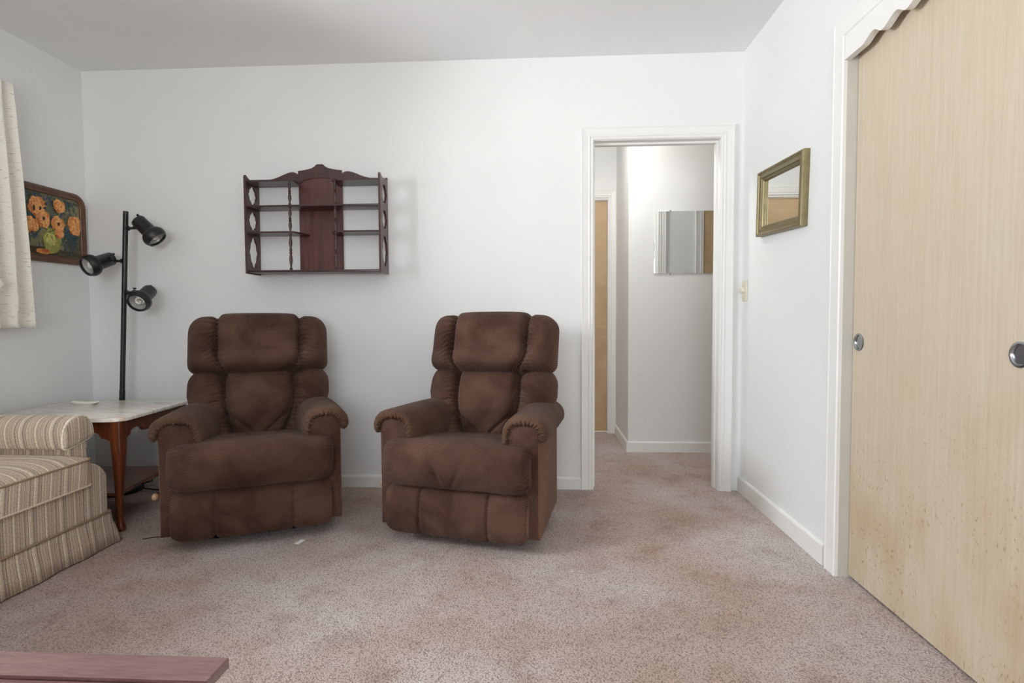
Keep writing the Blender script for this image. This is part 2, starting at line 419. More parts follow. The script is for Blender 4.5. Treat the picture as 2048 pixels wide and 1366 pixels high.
# baseboards: flat board with a rounded top edge
def baseboard(name, a, b, inward, h=0.072, t=0.013):
    a = Vector((*a, 0)); b = Vector((*b, 0)); n = Vector((*inward, 0))
    prof = [(0, 0), (t, 0), (t, h - 0.010), (t - 0.003, h - 0.003), (t - 0.007, h), (0, h)]
    bm = bmesh.new()
    rows = [[p + n * d + Vector((0, 0, z)) for d, z in prof] for p in (a, b)]
    add_grid(bm, rows, cv=True, capa=True, capb=True); bmesh.ops.recalc_face_normals(bm, faces=bm.faces)
    return struct(finish(name, bm, M['trim']))
baseboard('baseboard_back', (XL, D), (0.2315, D), (0, -1))
baseboard('baseboard_left', (XL, YF), (XL, D - 0.013), (1, 0))
baseboard('baseboard_right', (XR, 2.285), (XR, D), (-1, 0), h=0.088)
baseboard('baseboard_hall', (HX, HY1), (HXR, HY1), (0, -1), h=0.078)
baseboard('baseboard_hall_return', (HX, HY1 - 0.013), (HX, HY2), (-1, 0), h=0.078)

# door casings: moulded profile swept round the opening with mitred corners
CAS = [(0.000, 0.0), (0.000, 0.010), (0.006, 0.013), (0.010, 0.011), (0.016, 0.011), (0.020, 0.015), (0.026, 0.015), (0.030, 0.013), (0.060, 0.017), (0.064, 0.019), (0.069, 0.019), (0.071, 0.016), (0.071, 0.0)]
def casing(name, x0, x1, zt, mapf, prof=CAS):
    bm = bmesh.new()
    rows = []
    for wd, d in prof:
        rows.append([mapf(x0 - wd, 0, d), mapf(x0 - wd, zt + wd, d), mapf(x1 + wd, zt + wd, d), mapf(x1 + wd, 0, d)])
    add_grid(bm, rows, cu=True)
    bmesh.ops.holes_fill(bm, edges=[e for e in bm.edges if e.is_boundary], sides=0)
    bmesh.ops.recalc_face_normals(bm, faces=bm.faces)
    return struct(finish(name, bm, M['trim']))
def jamb(name, x0, x1, zt, mapf, depth, stop=True):
    bm = bmesh.new()
    def b(a0, a1, z0, z1, d0, d1):
        p = [Vector(mapf(a, z, d)) for a in (a0, a1) for z in (z0, z1) for d in (d0, d1)]
        lo = Vector((min(q[i] for q in p) for i in range(3))); hi = Vector((max(q[i] for q in p) for i in range(3)))
        add_box(bm, lo, hi)
    b(x0 - 0.02, x0, 0, zt, 0.0, -depth); b(x1, x1 + 0.02, 0, zt, 0.0, -depth); b(x0 - 0.02, x1 + 0.02, zt, zt + 0.02, 0.0, -depth)
    if stop:
        b(x0, x0 + 0.010, 0, zt - 0.012, -0.045, -0.080); b(x1 - 0.010, x1, 0, zt - 0.012, -0.045, -0.080); b(x0, x1, zt - 0.012, zt, -0.045, -0.080)
    return struct(finish(name, bm, M['trim']))
back = lambda a, z, d: (a, D - d, z)
casing('trim_1', DX0 - 0.003, DX1 + 0.003, DZ + 0.003, back)
jamb('trim_2', DX0, DX1, DZ, back, WT)
hallside = lambda a, z, d: (a, D + WT + d, z)
casing('trim_3', DX0 - 0.003, DX1 + 0.003, DZ + 0.003, hallside)
far = lambda a, z, d: (a, HY2 - d, z)
casing('trim_4', -0.183, 0.573, 2.035, far)
jamb('trim_5', -0.18, 0.57, 2.02, far, WT, False)
casing('trim_6', 1.415, 2.20, 2.03, hallside)

# the tan doors of the hall
d = struct(box('door_1', (-0.178, HY2 + 0.030, 0.012), (0.568, HY2 + 0.065, 2.015), M['halldoor']))
d = struct(box('door_2', (1.417, D + WT + 0.0005, 0.012), (2.197, D + WT + 0.006, 2.028), M['halldoor']))

# closet: casing, scalloped valance, jamb, sliding doors
rt = lambda a, z, dd: (XR - dd, a, z)
CAS2 = [(0.000, 0.0), (0.000, 0.012), (0.005, 0.016), (0.012, 0.016), (0.014, 0.013), (0.066, 0.013), (0.070, 0.015), (0.075, 0.015), (0.077, 0.012), (0.077, 0.0)]
casing('trim_7', CY0, CY1 + 0.002, CZ, rt, CAS2)
jamb('trim_8', CY0, CY1, CZ, rt, 0.10, False).data.materials[0] = m_plain('shaded_jamb_paint', (196, 193, 184), 0.5)  # jamb shade put into the paint colour, greyer than the casing
def valance():
    zb = 1.966; pts = []
    y = CY1 - 0.001
    pts.append((y, CZ - 0.0)); pts.append((y, zb)); pts.append((2.085, zb))
    yc = 2.085; first = True
    per = 0.123
    while yc - per > CY0 + 0.10:
        for k in range(1, 23):
            s = k / 22
            y_ = yc - per * s
            # ogee lobe: rises steeply, crests, then falls to a cusp
            q_ = 0.5 * s / 0.62 if s < 0.62 else 0.5 + 0.5 * (s - 0.62) / 0.38
            z_ = zb - 0.003 + 0.003 * (max(0.0, 1 - s / 0.62) if first else 0.0) + 0.0115 * (1 - math.cos(2 * PI * q_))
            pts.append((y_, z_))
        yc -= per; first = False
    pts.append((CY0 + 0.001, zb)); pts.append((CY0 + 0.001, CZ))
    o = plate('trim_9', pts, [], lambda a, b, t: (XR - 0.012 + t, a, b), 0.024, M['trim'])
    return struct(o)
valance()
def pull(parent, y, z, x):
    bm = bmesh.new()
    r = 0.033
    add_lathe(bm, (x, y, z), (1, 0, 0), [(0.002, r), (-0.0025, r), (-0.0035, r - 0.002), (-0.0035, r - 0.006), (-0.001, r - 0.008), (0.011, r - 0.011), (0.013, r - 0.014), (0.013, 0.0006)], 40)
    bmesh.ops.recalc_face_normals(bm, faces=bm.faces)
    o = finish('finger_pull', bm, M['chrome'], parent, smooth=True)
    o['label'] = 'round recessed steel finger pull'
    return o
def slab_with_holes(name, x0, x1, y0, y1, z0, z1, holes):
    outer = [(y0, z0), (y1, z0), (y1, z1), (y0, z1)]
    hs = [[(cy + 0.0325 * math.cos(2 * PI * k / 36), cz + 0.0325 * math.sin(2 * PI * k / 36)) for k in range(36)] for cy, cz in holes]
    return plate(name, outer, hs, lambda a, b, t: (x0 + t, a, b), x1 - x0, M['closet'])
dx = 1.184
d3 = struct(slab_with_holes('door_3', dx, dx + 0.030, 1.372, CY1 - 0.003, 0.010, CZ - 0.012, [(2.148, 0.913), (1.443, 0.913)]))
pull(d3, 2.148, 0.913, dx); pull(d3, 1.443, 0.913, dx)
d4 = struct(slab_with_holes('door_4', dx + 0.036, dx + 0.066, CY0 + 0.003, 1.40, 0.010, CZ - 0.012, [(0.56, 0.913)]))
pull(d4, 0.56, 0.913, dx + 0.036)

# windows (the side one stands left of the frame behind the curtain; the other, behind the viewer, is added for fill light)
def window(name, mapf, a0, a1, z0, z1, mull):
    bm = bmesh.new()
    def b(p0, p1):
        q = [Vector(mapf(*p)) for p in (p0, p1)]
        add_box(bm, [min(q[0][i], q[1][i]) for i in range(3)], [max(q[0][i], q[1][i]) for i in range(3)])
    for f in ((a0, a1, z0, z0 + 0.04), (a0, a1, z1 - 0.04, z1)): b((f[0], f[2], -0.10), (f[1], f[3], -0.02))
    for a in (a0, a1 - 0.04): b((a, z0 + 0.04, -0.10), (a + 0.04, z1 - 0.04, -0.02))
    for m in mull: b((m - 0.018, z0 + 0.04, -0.085), (m + 0.018, z1 - 0.04, -0.035))
    b((a0 - 0.06, z0 - 0.03, 0.03), (a1 + 0.06, z0, -0.02))
    for a in (a0 - 0.06, a1): b((a, z0, 0.014), (a + 0.06, z1 + 0.06, 0.0))
    b((a0, z1, 0.014), (a1, z1 + 0.06, 0.0))
    o = struct(finish(name, bm, M['trim']))
    bm = bmesh.new()
    q = [Vector(mapf(a, z, dd)) for a, z, dd in ((a0 + 0.04, z0 + 0.04, -0.062), (a1 - 0.04, z1 - 0.04, -0.058))]
    add_box(bm, [min(q[0][i], q[1][i]) for i in range(3)], [max(q[0][i], q[1][i]) for i in range(3)])
    finish('window_pane', bm, M['glass'], o)
    return o
window('window_1', lambda a, z, dd: (XL + dd, a, z), WY0, WY1, WZ0, WZ1, [0.98, 1.72])
window('added_fill_window', lambda a, z, dd: (a, YF + dd, z), FX0, FX1, FZ0, FZ1, [-0.55, 0.20])

# hall ceiling light (just above the doorway's sight line)
hl = thing('ceiling_light', 'round white glass ceiling light in the hall beyond the doorway', 'ceiling light', (0.34, 3.78, H))
lathe('light_base', (0.34, 3.78, H), (0, 0, -1), [(0, 0.11), (0.02, 0.11), (0.025, 0.10)], M['trim'], hl)
lathe('light_shade', (0.34, 3.78, H), (0, 0, -1), [(0.025, 0.13), (0.04, 0.14), (0.07, 0.13), (0.10, 0.09), (0.115, 0.03), (0.117, 0.002)], m_emit('lit_opal_glass', (1.0, 0.98, 0.95), 56), hl)

# ------------------------------------------------------------------ recliners
def gauss(x, s): return math.exp(-(x / s) ** 2)
def sgnpow(v, p): return math.copysign(abs(v) ** p, v)
def nz(x, y, z=0.0): return noise.noise(Vector((x, y, z)))

def pillow(name, hw, zbot, ztop, depthf, backf, rtop, rbot, parent, mat, place, topf=None, botf=None, hwf=None, nu=130, nv=150):
    """puffed cushion: outline in x-z with rounded corners, front relief depthf(x, z, edge), flat-ish back"""
    bm = bmesh.new()
    def corner(x, r, h): 
        dd = abs(x) - (h - r)
        return 0.0 if dd <= 0 else r - math.sqrt(max(0.0, r * r - min(dd, r) ** 2))
    def pos(s, t):
        x = hw * s
        zt = ztop - corner(x, rtop, hw) + (topf(x) if topf else 0); zb = zbot + corner(x, rbot, hw) + (botf(x) if botf else 0)
        z = zb + (zt - zb) * (t + 1) / 2
        xx = x * (hwf(z) if hwf else 1.0)
        return xx, z, x
    ss = [math.sin(PI / 2 * (-1 + 2 * i / nu)) * 0.55 + 0.45 * (-1 + 2 * i / nu) for i in range(nu + 1)]
    tt = [math.sin(PI / 2 * (-1 + 2 * j / nv)) * 0.55 + 0.45 * (-1 + 2 * j / nv) for j in range(nv + 1)]
    def edge(s, t, p=5.0, q=2.2):
        return (max(0.0, 1 - abs(s) ** p) ** (1 / q)) * (max(0.0, 1 - abs(t) ** p) ** (1 / q))
    def front(i, j):
        x, z, x0 = pos(ss[i], tt[j]); e = edge(ss[i], tt[j])
        return place(x, -depthf(x, z, e), z)
    def rear(i, j):
        x, z, x0 = pos(ss[i], tt[j]); e = edge(ss[i], tt[j], 9, 2.2)
        return place(x, backf * e, z)
    uvx = lambda i, j: (hw * ss[min(i, nu)], pos(ss[min(i, nu)], tt[min(j, nv)])[1])
    V = [[None] * (nv + 1) for _ in range(nu + 1)]
    lay = bm.loops.layers.uv.new('UVMap')
    for i in range(nu + 1):
        for j in range(nv + 1): V[i][j] = bm.verts.new(front(i, j))
    for i in range(nu):
        for j in range(nv):
            f = bm.faces.new((V[i][j], V[i + 1][j], V[i + 1][j + 1], V[i][j + 1]))
            for lp, (a, b) in zip(f.loops, ((i, j), (i + 1, j), (i + 1, j + 1), (i, j + 1))): lp[lay].uv = uvx(a, b)
    B = {}
    for i in range(0, nu + 1):
        for j in range(0, nv + 1):
            B[i, j] = V[i][j] if i in (0, nu) or j in (0, nv) else bm.verts.new(rear(i, j))
    for i in range(nu):
        for j in range(nv):
            q = (B[i, j], B[i, j + 1], B[i + 1, j + 1], B[i + 1, j])
            if len(set(q)) < 4: continue
            try: f = bm.faces.new(q)
            except ValueError: continue
            for lp, (a, b) in zip(f.loops, ((i, j), (i, j + 1), (i + 1, j + 1), (i + 1, j))): lp[lay].uv = uvx(a, b)
    return finish(name, bm, mat, parent, smooth='all', world=False)

def loft_x(name, prof, hw, parent, mat, dispf=None, nx=150, pend=7.0, shrink=0.35):
    """closed profile in y-z (arc-length list) lofted across x with pillowed ends"""
    n = len(prof); cyv = sum(p[0] for p in prof) / n; czv = sum(p[1] for p in prof) / n
    arc = [0.0]
    for k in range(n): arc.append(arc[-1] + math.dist(prof[k], prof[(k + 1) % n]))
    bm = bmesh.new(); rows = []; xs = []
    for i in range(nx + 1):
        s = math.sin(PI / 2 * (-1 + 2 * i / nx)) * 0.6 + 0.4 * (-1 + 2 * i / nx)
        e = max(0.0, 1 - abs(s) ** pend) ** (1 / 2.3)
        k = (1 - shrink) + shrink * e
        row = []
        for m, (y, z) in enumerate(prof):
            yy, zz = cyv + (y - cyv) * k, czv + (z - czv) * k
            if dispf:
                a = prof[(m - 1) % n]; b = prof[(m + 1) % n]
                ty, tz = b[0] - a[0], b[1] - a[1]; L = math.hypot(ty, tz) or 1
                ny, nzv = -tz / L, ty / L
                dd = dispf(hw * s, y, z, e); yy += ny * dd; zz += nzv * dd
            row.append((hw * s, yy, zz))
        rows.append(row); xs.append(hw * s)
    add_grid(bm, rows, cv=True, capa=True, capb=True, uvs=lambda a, b: (xs[a], arc[b]))
    bmesh.ops.recalc_face_normals(bm, faces=bm.faces)
    return finish(name, bm, mat, parent, smooth='all', world=False)

def spline_closed(ctrl, n):
    m = len(ctrl); out = []
    for k in range(n):
        u = k / n * m; i = int(u); f = u - i
        p = [Vector((*ctrl[(i + d - 1) % m], 0)) for d in range(4)]
        q = 0.5 * ((2 * p[1]) + (p[2] - p[0]) * f + (2 * p[0] - 5 * p[1] + 4 * p[2] - p[3]) * f * f + (3 * p[1] - p[0] - 3 * p[2] + p[3]) * f ** 3)
        out.append((q.x, q.y))
    return out

def make_recliner(name, label, loc, rz, group):
    t = thing(name, label, 'armchair', loc, rz, group)
    lean = math.radians(14.5)
    def place_back(y0, zr):
        cl, sl = math.cos(lean), math.sin(lean)
        def f(x, y, z):                       # z measured up the sloping back
            curve = 0.10 * x * x              # wraps forward a little at the sides
            yy = y - curve
            return (x, y0 + (z - zr) * sl + yy * cl, zr + (z - zr) * cl - yy * sl)
        return f
    # lower back: centre pad with a soft pad each side
    def seam_x_low(z): return 0.168 - 0.055 * max(0.0, (0.56 - z) / 0.2) ** 1.4
    def low_depth(x, z, e):
        xs = seam_x_low(z); dx_ = abs(x) - xs
        c = 0.112 * e
        if dx_ < 0: c += 0.050 * e * max(0.0, 1 - (x / xs) ** 4) ** 0.6 * min(1.0, max(0.15, (z - 0.36) / 0.14))
        else: c += 0.034 * e * math.sin(PI * min(1.0, dx_ / (0.355 - xs))) ** 0.8
        c -= (0.030 * gauss(dx_, 0.016) + 0.014 * gauss(dx_, 0.0045)) * e
        c -= 0.0150 * (1 - abs(math.sin(z * 125 + abs(x) * 34 + 4.5 * nz(x * 10, z * 14)))) ** 1.4 * gauss(max(0, dx_ - 0.006), 0.050) * (dx_ > -0.004) * e
        c -= 0.0100 * (1 - abs(math.sin(z * 110 - abs(x) * 30 + 3.5 * nz(z * 12, 3.3)))) ** 1.4 * gauss(min(0, dx_), 0.02) * (dx_ < 0) * e
        # crease fanning from the foot of the centre pad
        cz = 0.505 - 0.55 * max(0.0, abs(x) - 0.02) * 0 - (0.165 - abs(x)) * 0.85
        c -= 0.016 * gauss(z - cz, 0.010) * e * (0.03 < abs(x) < 0.165)
        # swag crease on the outer pads
        c -= 0.014 * gauss(z - (0.565 - 0.25 * dx_), 0.010) * (dx_ > 0.012) * e * min(1, dx_ / 0.05)
        c += 0.004 * nz(x * 9, z * 9, 3.1) * e + 0.0018 * nz(x * 28, z * 28, 1.7) * e
        return c
    pillow('lumbar_cushion', 0.358, 0.28, 0.745, low_depth, 0.04, 0.090, 0.03, t, M['chair'], place_back(0.465, 0.42), topf=lambda x: -0.022 * gauss(abs(x) - 0.172, 0.022),
           hwf=lambda z: 1.0 - 0.13 * max(0.0, min(1.0, (0.60 - z) / 0.2)))
    # upper back / headrest roll
    def up_depth(x, z, e):
        xs = 0.203 - 0.038 * max(0.0, (0.82 - z) / 0.10) ** 2 * (z < 0.82); dx_ = abs(x) - xs
        c = 0.134 * e
        lo = min(1.0, max(0.0, (z - 0.705) / 0.12)); c += 0.034 * math.sin(PI * lo ** 0.6) * e
        if dx_ < 0: c += 0.036 * e * max(0.0, 1 - (x / xs) ** 4) ** 0.6
        else: c += 0.020 * e * math.sin(PI * min(1.0, dx_ / (0.345 - xs))) ** 0.8
        c -= (0.026 * gauss(dx_, 0.016) + 0.014 * gauss(dx_, 0.0045)) * e
        c -= 0.0140 * (1 - abs(math.sin(z * 120 + abs(x) * 38 + 4.5 * nz(x * 9, z * 12, 5)))) ** 1.4 * gauss(max(0, dx_ - 0.006), 0.052) * (dx_ > -0.003) * e
        c -= 0.0090 * (1 - abs(math.sin(z * 105 - abs(x) * 24 + 3))) ** 1.4 * gauss(min(0, dx_), 0.02) * (dx_ < 0) * e
        c -= 0.004 * gauss(x + 0.005 + 0.05 * (z - 0.9), 0.012) * gauss(z - 0.90, 0.05) * e
        c += 0.005 * nz(x * 8, z * 8, 7.7) * e + 0.0018 * nz(x * 26, z * 26, 2.2) * e
        return c
    pillow('headrest_cushion', 0.354, 0.705, 1.036, up_depth, 0.02, 0.085, 0.050, t, M['chair'], place_back(0.445, 0.42),
           topf=lambda x: 0.012 / (1 + math.exp((abs(x) - 0.205) / 0.012)) - 0.013 * gauss(abs(x) - 0.207, 0.016) + 0.004 * math.cos(x * 8),
           botf=lambda x: 0.018 * min(1, abs(x) / 0.3) ** 3 - 0.008 * (abs(x) < 0.2))
    # back shell behind the cushions
    bm = bmesh.new(); pl = place_back(0.425, 0.42)
    add_box(bm, (-0.28, 0.0, 0.20), (0.28, 0.06, 0.96), 0.025, 4)
    for v in bm.verts: v.co = Vector(pl(*v.co))
    finish('back_shell', bm, M['side'], t, smooth=True, world=False, uvf=lambda c, n: (c.x, c.z))
    # seat with waterfall front
    prof = spline_closed([(-0.108, 0.345), (-0.094, 0.408), (-0.040, 0.446), (0.10, 0.440), (0.30, 0.415), (0.46, 0.395), (0.47, 0.34), (0.42, 0.30), (0.18, 0.27), (0.0, 0.240), (-0.062, 0.244), (-0.098, 0.282)], 120)
    def seat_disp(x, y, z, e):
        d_ = 0.012 * (1 - (x / 0.36) ** 2) * max(0.0, min(1.0, (z - 0.30) / 0.14)) + 0.006 * nz(x * 6, z * 9 + y * 6, 0.4) + 0.0022 * nz(x * 22, z * 20 + y * 20, 4.4)
        d_ -= 0.012 * gauss(x + 0.07 + (z - 0.33) * 0.35, 0.012) * gauss(z - 0.31, 0.05) * (y < 0)
        d_ -= 0.010 * gauss(x - 0.04 - (z - 0.33) * 0.5, 0.014) * gauss(z - 0.30, 0.045) * (y < 0)
        d_ -= 0.0150 * (1 - abs(math.sin(z * 120 + y * 60 + 3 * nz(z * 9, y * 9)))) ** 2 * gauss(0.353 - abs(x), 0.05) * (y < 0.05)
        return d_
    loft_x('seat_cushion', prof, 0.353, t, M['chair'], seat_disp, pend=9, shrink=0.28)
    # footrest panel in three sections
    fp = spline_closed([(-0.070, 0.130), (-0.058, 0.190), (-0.034, 0.228), (0.0, 0.238), (0.05, 0.235), (0.06, 0.15), (0.05, 0.045), (0.0, 0.020), (-0.046, 0.022), (-0.068, 0.070)], 96)
    def foot_disp(x, y, z, e):
        d_ = -0.010 * gauss(abs(x) - 0.165, 0.006) * (y < 0.02) + 0.003 * nz(x * 9, z * 9, 9.1)
        d_ += 0.004 * (1 - ((abs(x) % 0.165) / 0.0825 - 1) ** 4) * (y < 0)
        d_ += 0.0022 * math.sin(z * 190) * gauss(abs(x) - 0.165, 0.03) * (y < 0)
        return d_
    loft_x('footrest', fp, 0.343, t, M['chair'], foot_disp, pend=14, shrink=0.30)
    # arms
    for s in (-1, 1):
        c = 0.325
        arm = boxes_arm(s, c, t)
    # low base so the chair stands on the carpet
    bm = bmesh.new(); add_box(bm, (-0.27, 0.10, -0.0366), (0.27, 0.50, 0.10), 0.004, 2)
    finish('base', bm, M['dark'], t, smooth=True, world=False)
    # release handle at the sitter's right
    bm = bmesh.new()
    add_tube(bm, [(-0.375, 0.16, 0.20), (-0.415, 0.16, 0.20), (-0.42, 0.13, 0.20), (-0.42, 0.08, 0.202)], 0.007)
    bmesh.ops.recalc_face_normals(bm, faces=bm.faces)
    h_ = finish('release_lever', bm, M['blackmatte'], t, smooth=True, world=False)
    bm = bmesh.new(); add_lathe(bm, (-0.42, 0.09, 0.202), (0, -1, 0.05), [(0, 0.006), (0.006, 0.012), (0.02, 0.016), (0.034, 0.014), (0.042, 0.008), (0.044, 0.001)], 20)
    bmesh.ops.recalc_face_normals(bm, faces=bm.faces)
    k_ = finish('lever_knob', bm, M['handle'], h_, smooth=True, world=False); k_['label'] = 'pale turned wooden lever knob'
    return t

def boxes_arm(s, c, t):
    # side body with the flat front panel
    L = 0.565
    outl = [(-0.062, 0.030)]
    def panel_pts(w_in, w_out, zt, r):
        pts = [(-w_in, 0.032), (w_out, 0.032)]
        for k in range(9):
            a = PI / 2 * k / 8; pts.append((w_out - r + r * math.cos(a) , zt - r + r * math.sin(a)))
        for k in range(9):
            a = PI / 2 + PI / 2 * k / 8; pts.append((-w_in + r + r * math.cos(a), zt - r + r * math.sin(a)))
        return pts
    P = panel_pts(0.083, 0.065, 0.543, 0.035)
    bm = bmesh.new()
    rows = []
    cx0 = -0.01; cz0 = 0.29
    for y, k in ((-0.002, 0.0), (-0.010, 0.86), (-0.009, 0.93), (-0.004, 0.985), (0.004, 1.0), (L * 0.5, 1.0), (L - 0.01, 1.0), (L, 0.97)):
        if k == 0.0: continue
        cy_ = c - 0.050 * max(0.0, y) / L
        rows.append([(s * (cy_ + (cx0 + (a - cx0) * k)), y, cz0 + (z - cz0) * (k if k > 0.9 else 0.955)) for a, z in P])
    add_grid(bm, rows, cv=True, capa=True, capb=True); bmesh.ops.recalc_face_normals(bm, faces=bm.faces)
    def uvf(co, n):
        if abs(n.y) > 0.6: return (co.x, co.z)
        if abs(n.x) > 0.5: return (co.y, co.z)
        return (co.x, co.y)
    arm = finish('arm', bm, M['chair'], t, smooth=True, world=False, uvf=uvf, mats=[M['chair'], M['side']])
    for p in arm.data.polygons:
        if p.normal.x * s > 0.7: p.material_index = 1
    # rolled pad over the arm
    outer = [(-0.094, 0.385), (-0.106, 0.430), (-0.110, 0.482), (-0.100, 0.532), (-0.070, 0.566), (-0.025, 0.583), (0.025, 0.582), (0.070, 0.566), (0.096, 0.538), (0.104, 0.505), (0.098, 0.478), (0.082, 0.466), (0.066, 0.476)]
    inner = [(-0.074, 0.390), (-0.076, 0.430), (-0.076, 0.470), (-0.071, 0.505), (-0.054, 0.530), (-0.022, 0.541), (0.010, 0.541), (0.038, 0.534), (0.054, 0.518), (0.062, 0.500), (0.065, 0.492), (0.066, 0.486), (0.060, 0.480)]
    def dense(q, n=72):
        out = []
        m = len(q) - 1
        for k in range(n + 1):
            u = k / n * m; i = min(int(u), m - 1); f = u - i
            p = [Vector((*q[max(0, min(m, i + d - 1))], 0)) for d in range(4)]
            r = 0.5 * ((2 * p[1]) + (p[2] - p[0]) * f + (2 * p[0] - 5 * p[1] + 4 * p[2] - p[3]) * f * f + (3 * p[1] - p[0] - 3 * p[2] + p[3]) * f ** 3)
            out.append((r.x, r.y))
        return out
    O = dense(outer, 150); I = dense(inner, 150); n = len(O)
    rows = []; ys = []
    def ring(f, y, gather=0.0, sc=1.0, sag=0.0):
        row = []
        for k in range(n):
            g = gather * (math.sin(k * 1.02 + 3.5 * nz(k * 0.12, 2.0)) * (0.75 + 0.6 * nz(k * 0.21, 9.0)) + 0.9 * nz(k * 0.45, f * 4, 4.0))
            ff = f + g * 0.13
            a = O[k][0] * (1 - ff) + I[k][0] * ff; z = O[k][1] * (1 - ff) + I[k][1] * ff
            if sc != 1.0: a *= sc; z = 0.50 + (z - 0.50) * sc
            row.append((s * (c - 0.050 * max(0.0, y) / L + a), y - g * 0.0050, z - sag))
        rows.append(row); ys.append(y)
    for k in range(15):                               # curled, gathered front edge
        th = PI * k / 14
        ring(0.49 * (1 + math.cos(th)), -0.006 - 0.024 * math.sin(th) + 0.014 * (1 - math.cos(th)) / 2, gather=math.sin(min(PI, th * 0.9 + 0.5)) ** 1.0 * (1 - 0.55 * k / 14))
    # the loop above runs from the inner rim (k=0) out to the full section (k=8)
    for q in range(1, 25):
        y = 0.012 + (L + 0.0) * q / 24
        f = q / 24
        ring(0.02 * math.sin(f * 9) * 0.5, y, gather=0.40 * math.exp(-f * 16), sc=1.0 + 0.03 * math.sin(PI * f), sag=0.010 * f * f)
    ring(0.35, L + 0.025); ring(0.8, L + 0.03)
    bm = bmesh.new()
    add_grid(bm, rows, uvs=lambda a, b: (b * 0.0042, ys[min(a, len(ys) - 1)]))
    ends = [e for e in bm.edges if e.is_boundary]
    bmesh.ops.holes_fill(bm, edges=ends, sides=0)
    bmesh.ops.recalc_face_normals(bm, faces=bm.faces)
    pad = finish('arm_pad', bm, M['pad'], arm, smooth='all', world=False)
    pad['label'] = 'worn smooth brown arm pad gathered at the front'
    return arm

RG = 'brown recliners along the back wall'
r1 = make_recliner('recliner', 'brown honeycomb-fabric recliner armchair next to the marble-topped end table, under the wall shelf', (-1.303, 2.440, 0.0354), math.radians(23.5), RG)
r1.scale = (0.965, 0.965, 0.965)
r2 = r1.copy(); COL.objects.link(r2)
for ch in list(r1.children):
    c_ = ch.copy(); COL.objects.link(c_); c_.parent = r2
    for g in ch.children:
        d_ = g.copy(); COL.objects.link(d_); d_.parent = c_
r2.location = (-0.374, 2.420, 0.0354); r2.rotation_euler = (0, 0, math.radians(-14.2))
r2['label'] = 'brown honeycomb-fabric recliner armchair beside the open doorway'

